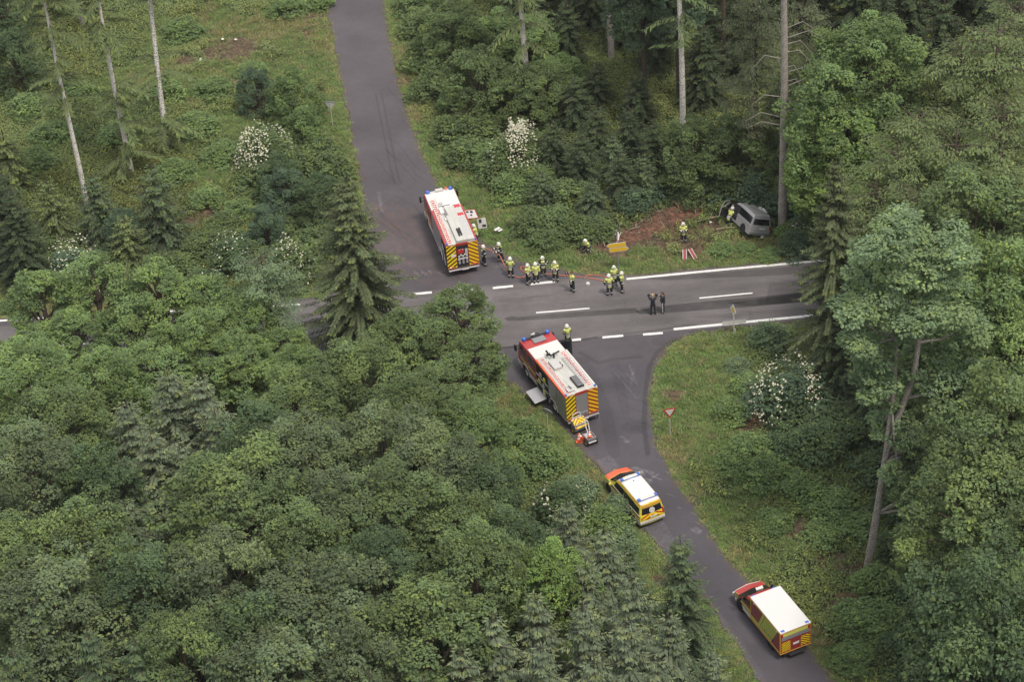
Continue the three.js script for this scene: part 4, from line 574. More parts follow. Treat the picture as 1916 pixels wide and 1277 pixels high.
function fireEngine(o) {
  const { L = 8.1, Wd = 2.5, Ht = 2.86 } = o, h = L / 2, x = Wd / 2, cabL = 3.05, zc = -h + cabL, t = thing('fire_engine', o.label, 'fire engine', o.p, o.turn, null);
  const fz = -h + 1.25, rz = fz + 4.6, wr = 0.5;
  part(t, 'chassis', [box(1.0, 0.3, L - 0.6, 0, 0.72, 0.1), box(2.2, 0.16, 0.25, 0, 0.55, h - 0.18), box(0.5, 0.5, 1.3, 0.7, 0.75, 0), box(0.5, 0.5, 1.3, -0.7, 0.75, 0), rod(V(-1, wr, fz), V(1, wr, fz), 0.09), rod(V(-1, wr, rz), V(1, wr, rz), 0.12)], M.dark);
  for (const [sx, z, w] of [[-1, fz, 0.32], [1, fz, 0.32], [-1, rz, 0.6], [1, rz, 0.6]]) wheel(t, sx * (x - 0.06 - w / 2), wr, z, wr, w, M.white);
  // cab: a bevelled side profile with the wheel arch cut out
  const cab = new THREE.Shape(), a = 0.66; cab.moveTo(-h + 0.05, 0.5); cab.lineTo(fz - a, 0.5); cab.absarc(fz, 0.5, a, Math.PI, 0, true); cab.lineTo(zc, 0.62); cab.lineTo(zc, Ht - 0.1); cab.lineTo(-h + 0.62, Ht - 0.1); cab.quadraticCurveTo(-h + 0.36, Ht - 0.12, -h + 0.27, Ht - 0.4); cab.lineTo(-h, 1.35); cab.lineTo(-h, 0.6); cab.closePath();
  const ex = (sh, w, b = 0.05) => new THREE.ExtrudeGeometry(sh, { depth: w - 2 * b, bevelEnabled: true, bevelThickness: b, bevelSize: b * 0.7, bevelSegments: 2, curveSegments: 10 }).translate(0, 0, -(w - 2 * b) / 2).rotateY(-Math.PI / 2);
  const cb = part(t, 'cab', ex(cab, Wd - 0.06), M.red);
  part(cb, 'windscreen', box(Wd - 0.36, 0.98, 0.03, 0, 0, 0).rotateX(-0.28).translate(0, 1.86, -h + 0.07), M.glass);
  part(cb, 'front_bumper', box(Wd - 0.02, 0.42, 0.25, 0, 0.62, -h - 0.04, 0.06), M.white);
  for (const s of [-1, 1]) part(cb, 'headlight', box(0.34, 0.2, 0.06, s * 0.92, 0.72, -h - 0.17), M.plate);
  for (const s of [-1, 1]) {
    part(t, 'mudguard', new THREE.TorusGeometry(a + 0.03, 0.06, 6, 16, Math.PI).scale(1, 1, 2.2).rotateY(Math.PI / 2).translate(s * (x - 0.1), 0.5, fz), M.white);
    part(t, 'sill', [box(0.05, 0.34, 0.42, s * (x - 0.02), 0.74, -h + 0.26), box(0.05, 0.34, cabL - 1.98, s * (x - 0.02), 0.76, zc - (cabL - 1.98) / 2 - 0.02)], M.white);
    for (const [z0, z1] of [[-h + 0.42, -h + 1.5], [-h + 1.62, zc - 0.12]]) {
      if (o.openDoor && s > 0 && z0 > -h + 1) continue;
      const d = part(t, 'door', box(0.03, 1.68, z1 - z0, s * (x - 0.025), 1.78, (z0 + z1) / 2, 0.012), M.red);
      part(d, 'window', box(0.02, 0.66, z1 - z0 - 0.18, s * (x - 0.008), 2.18, (z0 + z1) / 2 + 0.02, 0.008), M.glass);
      part(d, 'stripe', box(0.012, 0.17, z1 - z0 - 0.01, s * (x - 0.008), 1.42, (z0 + z1) / 2, 0), o.stripe);
      part(d, 'handle', box(0.04, 0.05, 0.18, s * x, 1.66, z1 - 0.2, 0.01), M.black);
    }
    mirror(t, s * (x - 0.02), 2.15, -h + 0.22);
  }
  // roof of the cab
  if (o.kind === 'A') part(t, 'cab_roof', box(Wd - 0.16, 0.07, cabL - 0.62, 0, Ht - 0.04, zc - (cabL - 0.62) / 2, 0.03), M.white);
  else { const rf = part(t, 'cab_roof', box(Wd - 0.16, 0.07, 1.35, 0, Ht - 0.04, zc - 0.7, 0.03), M.white); part(rf, 'roof_hatch', box(0.95, 0.06, 0.62, 0.05, Ht - 0.01, -h + 1.0, 0.02), M.grey); }
  const bar = part(t, 'light_bar', [box(1.5, 0.07, 0.2, 0, Ht + 0.0, -h + 0.58), box(0.62, 0.14, 0.3, 0, Ht + 0.08, -h + 0.55, 0.03)], o.kind === 'A' ? M.lgrey : M.dark);
  for (const s of [-1, 1]) lampGlobe(bar, s * 0.92, Ht - 0.04, -h + 0.56, 0.17, 0.24);
  if (o.kind === 'A') part(bar, 'orange_lamp', cyl(0.1, 0.11, 0.14).translate(0.55, Ht + 0.06, -h + 0.5), M.orange); else part(bar, 'loudhailer', cyl(0.05, 0.1, 0.3).rotateZ(1.57).translate(-0.2, Ht + 0.2, -h + 0.5), M.lgrey);
  // superstructure
  const b0 = zc + 0.06, bl = h - b0, zb = (b0 + h) / 2;
  const body = part(t, 'superstructure', [box(Wd - 0.04, Ht - 1.02, bl, 0, 1.0 + (Ht - 1.02) / 2, zb, 0.03), box(Wd - 0.06, 0.42, rz - 0.72 - b0, 0, 0.78, (b0 + rz - 0.72) / 2, 0.02), box(Wd - 0.06, 0.3, h - rz - 0.74, 0, 0.86, (h + rz + 0.72) / 2, 0.02)], M.red);
  for (const s of [-1, 1]) {
    const open = s < 0 && o.openLocker;
    [[b0 + 0.06, rz - 0.72], [rz - 0.66, rz + 0.62], [rz + 0.7, h - 0.06]].forEach(([z0, z1], i) => {
      const lo = i === 1 ? 1.14 : 0.62, hi = Ht - 0.2, z = (z0 + z1) / 2;
      if (open && i === 0) { // open locker with gear on its shelves
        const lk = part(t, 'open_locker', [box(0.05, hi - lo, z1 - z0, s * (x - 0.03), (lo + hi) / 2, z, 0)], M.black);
        part(lk, 'shelf', [box(0.12, 0.05, z1 - z0, s * (x + 0.0), 1.2, z), box(0.12, 0.05, z1 - z0, s * (x + 0.0), 1.85, z)], M.silver);
        part(lk, 'gear', [box(0.14, 0.32, 0.4, s * x, 1.42, z - 0.45, 0.05), box(0.14, 0.3, 0.3, s * x, 2.05, z + 0.4, 0.05), box(0.14, 0.42, 0.36, s * x, 0.9, z + 0.3, 0.04)], M.yellow);
        part(lk, 'hose_roll', [cyl(0.2, 0.2, 0.1, 18).rotateZ(1.57).translate(s * x, 2.08, z - 0.25), cyl(0.18, 0.18, 0.1, 18).rotateZ(1.57).translate(s * x, 1.42, z + 0.2)], M.lgrey);
        return;
      }
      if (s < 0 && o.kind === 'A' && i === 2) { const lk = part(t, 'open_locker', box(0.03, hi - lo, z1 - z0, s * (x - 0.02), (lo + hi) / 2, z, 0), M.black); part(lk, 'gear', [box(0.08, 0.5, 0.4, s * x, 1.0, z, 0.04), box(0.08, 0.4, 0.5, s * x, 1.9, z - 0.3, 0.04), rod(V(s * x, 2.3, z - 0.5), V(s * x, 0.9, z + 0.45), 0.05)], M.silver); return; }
      const sh = part(t, 'roller_shutter', box(0.03, hi - lo, z1 - z0, s * (x - 0.012), (lo + hi) / 2, z, 0.01), M.shutter);
      part(sh, 'grip_bar', box(0.03, 0.05, z1 - z0 - 0.1, s * (x + 0.01), lo + 0.12, z, 0.01), M.steel);
    });
    part(t, 'wheel_arch', new THREE.TorusGeometry(0.66, 0.05, 6, 16, Math.PI).scale(1, 1, 2).rotateY(Math.PI / 2).translate(s * (x - 0.05), 0.5, rz), o.kind === 'A' ? M.white : M.lgrey);
    part(t, 'roof_rail', box(0.14, 0.16, bl, s * (x - 0.07), Ht - 0.02, zb, 0.03), o.kind === 'A' ? M.red : (s < 0 ? M.orange : M.white));
    lampGlobe(t, s * (x - 0.12), Ht + 0.05, h - 0.14, 0.085, 0.14);
  }
  if (o.openLocker) { const f = part(t, 'drop_step', box(0.95, 0.06, 1.55, 0, 0, 0, 0.02), M.silver); f.position.set(-x - 0.5, 0.55, b0 + 0.95); f.rotation.z = 0.1; part(f, 'step_stay', [rod(V(0.46, 0.05, -0.7), V(0.5, 0.5, -0.7), 0.02), rod(V(0.46, 0.05, 0.7), V(0.5, 0.5, 0.7), 0.02)], M.steel); }
  // roof deck and what stands on it
  const deck = part(t, 'roof_deck', box(Wd - 0.3, 0.05, bl - 0.06, 0, Ht + 0.02, zb, 0.01), M.deck), yT = Ht + 0.05;
  const wl = (s, len, z, seed, red, base) => { const m = decal(walk(seed, red, base), 0.7); part(deck, 'walkway', box(0.34, 0.02, len, s * (x - 0.42), yT + 0.012, z, 0), [M.deck, M.deck, m, M.deck, M.deck, M.deck]); };
  if (o.kind === 'A') {
    wl(-1, bl + 1.4, zb - 0.75, 3, '#a82a24', '#d4cdc8'); part(deck, 'walkway_edge', box(0.05, 0.06, bl, -(x - 0.2), yT + 0.03, zb), M.red);
    part(t, 'roof_box', [box(0.9, 0.24, bl - 0.3, 0.1, yT + 0.12, zb + 0.1, 0.03)], M.deck);
    const rb = part(t, 'ladder_gantry', [box(0.62, 0.22, bl - 0.1, x - 0.5, yT + 0.1, zb, 0.02)], M.lgrey); for (let i = 0; i < 9; i++) part(rb, 'rung', box(0.56, 0.03, 0.06, x - 0.5, yT + 0.225, b0 + 2.0 + i * 0.3, 0.01), M.silver);
    for (const z of [b0 + 0.35, b0 + 1.55]) part(rb, 'red_locker_lid', box(0.5, 0.03, 0.4, x - 0.5, yT + 0.222, z, 0.01), M.redlamp);
    part(t, 'hose_pack', [box(0.13, 0.1, 1.05, 0.02, yT + 0.28, h - 1.1, 0.04), box(0.13, 0.1, 1.05, 0.2, yT + 0.28, h - 1.15, 0.04), box(0.1, 0.06, 0.5, 0.11, yT + 0.32, h - 1.2, 0.03)], M.dark);
    part(t, 'mast', [cyl(0.05, 0.05, 1.6).rotateX(1.4).translate(-0.25, yT + 0.25, b0 + 0.7), box(0.9, 0.06, 0.07, -0.15, yT + 0.25, b0 + 0.05), new THREE.TorusGeometry(0.14, 0.025, 6, 14).rotateX(1.57).translate(-0.35, yT + 0.12, b0 - 0.5)], M.grey);
    part(t, 'vent_cover', [box(0.45, 0.16, 0.75, -0.42, yT + 0.1, b0 + 0.5, 0.03), box(0.3, 0.1, 0.4, -0.35, yT + 0.06, b0 + 1.6, 0.03)], M.white);
    part(t, 'fold_line', box(0.03, 0.03, 1.5, -0.55, Ht + 0.01, zc - 0.9, 0), M.lgrey);
  } else {
    wl(-1, bl - 0.2, zb, 5, '#9a3a32', '#d0ccc8'); wl(1, bl - 0.3, zb - 0.1, 7, '#b4241c', '#d8d4d0');
    part(t, 'roof_ladder', [...[-0.17, 0.17].map((d) => box(0.04, 0.06, 3.4, 0.62 + d, yT + 0.12, zb + 0.1)), ...Array.from({ length: 12 }, (_, i) => box(0.32, 0.03, 0.04, 0.62, yT + 0.12, zb - 1.5 + i * 0.29))], M.silver);
    part(t, 'mast', [rod(V(-0.32, yT + 0.35, b0 + 0.55), V(0.5, yT + 0.32, b0 + 0.32), 0.06), rod(V(0.02, yT + 0.0, b0 + 0.45), V(0.02, yT + 0.4, b0 + 0.45), 0.07), box(0.3, 0.16, 0.14, -0.35, yT + 0.36, b0 + 0.35, 0.03), box(0.12, 0.1, 0.3, -0.3, yT + 0.34, b0 + 0.0, 0.02)], M.black);
    part(t, 'roof_box', box(0.62, 0.2, 1.05, -0.3, yT + 0.1, b0 + 1.35, 0.03), M.lgrey);
    part(t, 'valve', [cyl(0.06, 0.06, 0.12).translate(0.08, yT + 0.06, b0 + 1.3), cyl(0.05, 0.05, 0.12).translate(0.12, yT + 0.06, b0 + 1.6), cyl(0.04, 0.04, 0.12).translate(0.04, yT + 0.06, b0 + 1.75)], M.dark);
    const hc = part(t, 'hose_crate', box(0.52, 0.14, 1.3, 0.2, yT + 0.07, h - 1.1, 0.02), M.dark); for (let i = 0; i < 7; i++) part(hc, 'hose', box(0.46, 0.07, 0.1, 0.2, yT + 0.17, h - 1.65 + i * 0.18, 0.04), M.grey);
    part(t, 'deck_monitor', [box(0.5, 0.14, 0.45, -0.62, yT + 0.08, h - 0.5, 0.02), cyl(0.05, 0.08, 0.5).rotateX(1.2).translate(-0.55, yT + 0.25, h - 0.6)], M.lgrey);
  }
  // tail
  const cw = 0.74, ch = Ht - 0.78, cy = 0.76 + ch / 2;
  for (const s of [-1, 1]) { const m = decal(chev(96, 256, o.kind === 'A' || s < 0 ? '#f0cf1c' : '#f0c01c', s < 0 ? '#2a1410' : '#8e2018', s < 0 ? 1 : -1, o.kind === 'A' ? 6 : 6)); const c = part(t, 'chevron_panel', plane(cw, ch), m); c.position.set(s * (x - cw / 2 - 0.02), cy, h + 0.008); if (o.kind === 'A' && s < 0) { const pl = part(c, 'notice', plane(0.36, 0.24, 0.01), M.plate); pl.position.set(0.14, 0.1, 0.012); } const tl = part(t, 'tail_light', [box(0.42, 0.12, 0.05, s * (x - 0.3), 0.8, h + 0.02), box(0.1, 0.1, 0.05, s * (x - 0.62), 0.8, h + 0.02)], M.redlamp); tl.castShadow = true; }
  const mw = Wd - 2 * cw - 0.12;
  part(t, 'tail_strip', box(mw, 0.24, 0.04, 0, Ht - 0.02, h + 0.01), M.red);
  if (o.kind === 'A') {
    const pb = part(t, 'pump_bay', box(mw, ch - 0.1, 0.03, 0, cy - 0.05, h + 0.0, 0), M.dark), r = rng(4);
    part(pb, 'red_panel', box(mw * 0.55, 0.38, 0.04, -0.12, 2.18, h + 0.02), M.redlamp);
    part(pb, 'gauge', Array.from({ length: 5 }, (_, i) => cyl(0.07, 0.07, 0.05, 12).rotateX(1.57).translate(-0.28 + i * 0.15, 1.75 + (i % 2) * 0.1, h + 0.03)), M.plate);
    part(pb, 'coupling', Array.from({ length: 6 }, (_, i) => cyl(0.09, 0.09, 0.16, 12).rotateX(1.57).translate(-0.3 + (i % 3) * 0.3, 1.2 + Math.floor(i / 3) * 0.26, h + 0.06)), M.silver);
    part(pb, 'side_board', [box(0.2, 0.5, 0.04, mw / 2 - 0.14, 2.1, h + 0.02), box(mw - 0.1, 0.12, 0.05, 0, 1.52, h + 0.02)], M.lgrey);
  } else { const sh = part(t, 'rear_shutter', box(mw, ch - 0.12, 0.03, 0, cy - 0.02, h + 0.005, 0.01), M.shutter); part(sh, 'grip_bar', box(mw - 0.1, 0.05, 0.04, 0, 1.1, h + 0.03), M.steel); }
  part(t, 'rear_step', [box(Wd - 0.1, 0.1, 0.22, 0, 0.62, h + 0.08, 0.03)], M.steel);
  part(t, 'number_plate', box(0.5, 0.12, 0.02, 0.1, 0.62, h + 0.2, 0.005), M.plate);
  if (o.openDoor) { // dark inside of the open crew door
    const d = part(t, 'open_crew_door', [box(0.05, 1.9, 1.0, 0, 1.7, 0.5, 0.02)], M.dark); d.position.set(x, 0, -h + 1.6); d.rotation.y = 1.35; part(d, 'window', box(0.06, 0.62, 0.7, 0, 2.2, 0.5, 0.01), M.glass); part(d, 'door_trim', box(0.06, 0.3, 0.8, 0.01, 1.2, 0.5, 0.02), M.redlamp);
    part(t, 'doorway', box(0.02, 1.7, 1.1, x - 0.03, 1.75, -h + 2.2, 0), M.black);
    part(t, 'cab_step', [box(0.35, 0.05, 0.8, x + 0.14, 0.5, -h + 2.2), box(0.35, 0.05, 0.8, x + 0.2, 0.85, -h + 2.2)], M.lgrey);
  }
  if (o.kind === 'A') { // raised flap and opened door on the verge side
    const f = part(t, 'raised_flap', [box(0.06, 0.06, 1.25, 0.95, 0, 0.6), box(0.95, 0.06, 0.06, 0.47, 0, 0.0), box(0.95, 0.06, 0.06, 0.47, 0, 1.2)], M.red); f.position.set(x, 2.35, zc + 0.1); f.rotation.z = -0.12;
    part(f, 'flap_panel', box(0.9, 0.03, 1.14, 0.47, -0.01, 0.6, 0), M.lgrey); part(f, 'sticker', [box(0.2, 0.02, 0.2, 0.3, 0.02, 0.25, 0), box(0.2, 0.02, 0.3, 0.62, 0.02, 0.3, 0), box(0.14, 0.02, 0.2, 0.5, 0.02, 0.75, 0)], M.dark);
    const d = part(t, 'opened_door', box(0.7, 0.8, 0.05, 0.4, 0, 0, 0.03), M.lgrey); d.position.set(x + 0.9, 1.3, zc + 0.75); d.rotation.set(-0.5, -0.35, 0); part(d, 'sticker', [box(0.2, 0.3, 0.02, 0.3, 0.2, 0.03, 0), box(0.3, 0.2, 0.02, 0.55, -0.2, 0.03, 0)], M.dark);
    part(t, 'slide_out_tray', [box(0.7, 0.08, 0.9, x + 0.3, 1.0, zc + 0.7), box(0.5, 0.35, 0.5, x + 0.3, 1.25, zc + 0.75, 0.04)], M.redlamp);
  }
  return t;
}
const rearAt = (x, z, th, len) => V(x + Math.sin(th) * len / 2, 0, z - Math.cos(th) * len / 2);
const D = Math.PI / 180;
fireEngine({ kind: 'A', L: 8.2, p: rearAt(-3.2, -8.95, -11.5 * D, 8.2), turn: 11.5 * D, stripe: M.ambery, label: 'fire engine with white cab roof and raised side flap, parked in the north road mouth' });
fireEngine({ kind: 'B', L: 8.0, p: rearAt(4.5, 10.35, -22 * D, 8.0), turn: 22 * D, stripe: M.lime, openLocker: true, openDoor: true, label: 'fire engine with red cab front and folded down side step, in the south road mouth' });

// --- emergency car: a minibus with orange bonnet and white roof
const vanRings = (L, Wd, Ht) => { // sill, flank, belt, window top, roof edge, roof centre
  const w = Wd / 2, h = L / 2, k = Ht / 1.95, R = (z, wb, yf, yb, yw, yr, yc, ws = 1, dz = [0, 0, 0, 0, 0, 0]) => [[wb * w, 0.3, z + dz[0]], [wb * w * 1.0, yf, z + dz[1]], [wb * w * 0.985, yb * k, z + dz[2]], [ws * w * 0.86, yw * k, z + dz[3]], [ws * w * 0.74, yr * k, z + dz[4]], [0, yc * k, z + dz[5]]];
  return [
    R(-h, 0.78, 0.55, 0.74, 0.8, 0.84, 0.88, 0.84, [0.06, 0, 0.05, 0.08, 0.1, -0.02]), R(-h + 0.25, 0.95, 0.65, 0.9, 0.96, 1.0, 1.02, 1.0, [0, 0, 0, 0, 0, -0.1]), R(-h + 0.9, 1, 0.72, 1.06, 1.1, 1.13, 1.15, 1.06, [0, 0, 0, 0.04, 0.0, -0.16]),
    R(-h + 2.0, 1, 0.74, 1.1, 1.64, 1.78, 1.82, 1, [0, 0, -0.3, -0.1, 0, -0.06]), R(-h + 2.6, 1, 0.74, 1.1, 1.72, 1.89, 1.95, 1), R(h - 1.2, 1, 0.74, 1.1, 1.72, 1.9, 1.95, 1), R(h - 0.3, 0.98, 0.74, 1.1, 1.68, 1.87, 1.92, 0.97, [0.1, 0.12, 0.08, 0, 0, 0]), R(h - 0.2, 0.95, 0.72, 1.08, 1.62, 1.83, 1.88, 0.95, [0.16, 0.2, 0.14, 0.02, -0.04, -0.02]),
  ];
};
function vanBody(t, L, Wd, Ht, m) { const s = skin(vanRings(L, Wd, Ht), 0.06); part(t, 'body', [sheet(s.right, 0, s.n, 0, s.m, 42, 20, 0, true), sheet(s.left, 0, s.n, 0, s.m, 42, 20, 0, false), sheet(s.front, -1, 1, 0, s.m, 14, 12, 0, true), sheet(s.rear, -1, 1, 0, s.m, 14, 12, 0, false), box(Wd - 0.12, 0.04, L - 0.5, 0, 0.31, 0, 0)], m); return s; }
{
  const L = 5.35, Wd = 1.92, Ht = 1.97, th = -23 * D, t = thing('emergency_car', 'emergency doctor minibus with orange bonnet, white roof and yellow sides on the south road', 'emergency car', rearAt(8.3, 21.55, th, L), -th), h = L / 2;
  const s = vanBody(t, L, Wd, Ht, M.yellow), fz = -h + 0.92, rz = h - 1.0;
  part(t, 'bonnet', [sheet(s.right, 0.25, 1.96, 2.5, 5, 12, 10, 0.012, true, 0.02), sheet(s.left, 0.25, 1.96, 2.5, 5, 12, 10, 0.012, false, 0.02)], M.orange);
  part(t, 'front_bumper', sheet(s.front, -0.98, 0.98, 0.05, 3.4, 12, 8, 0.02, true, 0.03), M.orange);
  part(t, 'windscreen', [sheet(s.right, 2.06, 2.94, 2.95, 5, 8, 10, 0.012, true, 0.02), sheet(s.left, 2.06, 2.94, 2.95, 5, 8, 10, 0.012, false, 0.02)], M.glass);
  part(t, 'roof', [sheet(s.right, 3.02, 6.85, 3.85, 5, 16, 8, 0.014, true, 0.02), sheet(s.left, 3.02, 6.85, 3.85, 5, 16, 8, 0.014, false, 0.02)], M.bright ??= mat(0.7, 0.7, 0.7, 0.6));
  for (const [f, fl, sg] of [[s.left, false, -1], [s.right, true, 1]]) {
    const ws = part(t, 'side_window_band', [sheet(f, 2.98, 4.25, 2.12, 2.92, 8, 6, 0.014, fl, 0.02), sheet(f, 4.32, 5.2, 2.12, 2.92, 8, 6, 0.014, fl, 0.02), sheet(f, 5.26, 6.2, 2.12, 2.88, 8, 6, 0.014, fl, 0.02)], M.glass); void ws;
    part(t, 'roof_edge_stripe', sheet(f, 2.6, 6.85, 3.3, 3.72, 20, 2, 0.012, fl, 0.02), M.ambery);
    part(t, 'door_stripe', sheet(f, 2.2, 6.6, 1.55, 1.8, 20, 2, 0.012, fl, 0.02), M.redlamp);
    part(t, 'belt_stripe', sheet(f, 2.1, 6.8, 1.84, 2.06, 20, 2, 0.013, fl, 0.02), M.plate);
    part(t, 'lower_flank', sheet(f, 0.6, 6.9, 0.05, 0.9, 20, 4, 0.012, fl, 0.02), M.lgrey);
    for (const u of [4.285, 5.23]) part(t, 'door_gap', sheet(f, u, u + 0.02, 0.3, 3.0, 1, 8, 0.016, fl, 0.01), M.black);
    part(t, 'door_handle', [box(0.04, 0.05, 0.16, sg * (Wd / 2 + 0.02), 1.0, -h + 2.7, 0.015), box(0.04, 0.05, 0.16, sg * (Wd / 2 + 0.02), 1.0, -h + 3.0, 0.015)], M.black);
    part(t, 'mirror', [box(0.2, 0.2, 0.13, sg * (Wd / 2 + 0.14), 1.2, -h + 1.45, 0.05), rod(V(sg * (Wd / 2 - 0.04), 1.14, -h + 1.45), V(sg * (Wd / 2 + 0.06), 1.16, -h + 1.45), 0.03)], M.yellow);
    for (const z of [fz, rz]) { part(t, 'wheel_arch', cyl(0.4, 0.4, 0.05, 20).rotateZ(1.57).translate(sg * (Wd / 2 - 0.012), 0.38, z), M.black); wheel(t, sg * (Wd / 2 - 0.1), 0.34, z, 0.34, 0.22, M.steel); }
    part(t, 'tail_light', sheet(s.rear, sg * 0.84, sg * 0.99, 1.3, 2.3, 3, 4, 0.02, sg < 0, 0.02), M.redlamp);
    part(t, 'headlight', sheet(s.front, sg * 0.62, sg * 0.95, 2.2, 3.0, 4, 3, 0.03, sg > 0, 0.03), M.plate);
  }
  const tw = part(t, 'tailgate_window', sheet(s.rear, -0.86, 0.86, 2.12, 2.94, 10, 6, 0.018, false, 0.03), M.glass);
  const em = canvasTex(64, 64, (x) => { x.clearRect(0, 0, 64, 64); x.fillStyle = '#e8e6e2'; x.fillRect(0, 0, 64, 64); x.strokeStyle = '#8a8a8a'; x.lineWidth = 5; x.beginPath(); x.arc(32, 32, 22, 0, 7); x.stroke(); x.lineWidth = 4; x.beginPath(); x.moveTo(18, 26); x.lineTo(46, 26); x.moveTo(22, 36); x.lineTo(42, 36); x.moveTo(32, 18); x.lineTo(32, 46); x.stroke(); });
  const pc = s.rear(0, 2.5); part(tw, 'emblem', cyl(0.2, 0.2, 0.02, 20).rotateX(1.57 - 0.3).translate(pc.x, pc.y, pc.z + 0.03), [M.plate, decal(em), M.plate]);
  part(t, 'roof_edge_rear', sheet(s.rear, -0.97, 0.97, 3.05, 3.9, 10, 4, 0.016, false, 0.02), M.ambery);
  const chevT = canvasTex(256, 96, (x, w, hh) => { x.fillStyle = '#ecd21c'; x.fillRect(0, 0, w, hh); x.strokeStyle = '#c23a20'; x.lineWidth = 22; for (let i = 0; i < 3; i++) { x.beginPath(); x.moveTo(-20, hh - 10 + i * 70); x.lineTo(w / 2, -30 + i * 70); x.lineTo(w + 20, hh - 10 + i * 70); x.stroke(); } });
  chevT.flipY = true; const tg = part(t, 'tailgate', sheet(s.rear, -0.93, 0.93, 1.06, 2.06, 12, 6, 0.016, false, 0.02), decal(chevT));
  part(tg, 'number_plate', box(0.5, 0.13, 0.02, 0.05, 0.9, h + 0.08, 0.004), M.plate);
  part(t, 'rear_bumper', [box(Wd - 0.06, 0.2, 0.22, 0, 0.52, h - 0.02, 0.07), box(Wd - 0.3, 0.03, 0.16, 0, 0.635, h + 0.0, 0.01)], M.lgrey);
  for (const [z, y] of [[-h + 2.3, Ht - 0.04], [h - 0.62, Ht - 0.01]]) { const b = part(t, 'light_bar', box(1.05, 0.1, 0.26, 0, y + 0.06, z, 0.04), M.white); for (const sg of [-1, 1]) part(b, 'blue_lamp', box(0.2, 0.11, 0.27, sg * 0.62, y + 0.06, z, 0.04), M.blue); part(b, 'blue_edge', box(1.0, 0.04, 0.02, 0, y + 0.06, z + 0.135, 0), M.blue); }
  part(t, 'aerial', [cyl(0.03, 0.04, 0.06).translate(0.02, Ht + 0.03, 0.1), cyl(0.02, 0.03, 0.05).translate(-0.1, Ht + 0.02, -h + 2.1)], M.black);
}
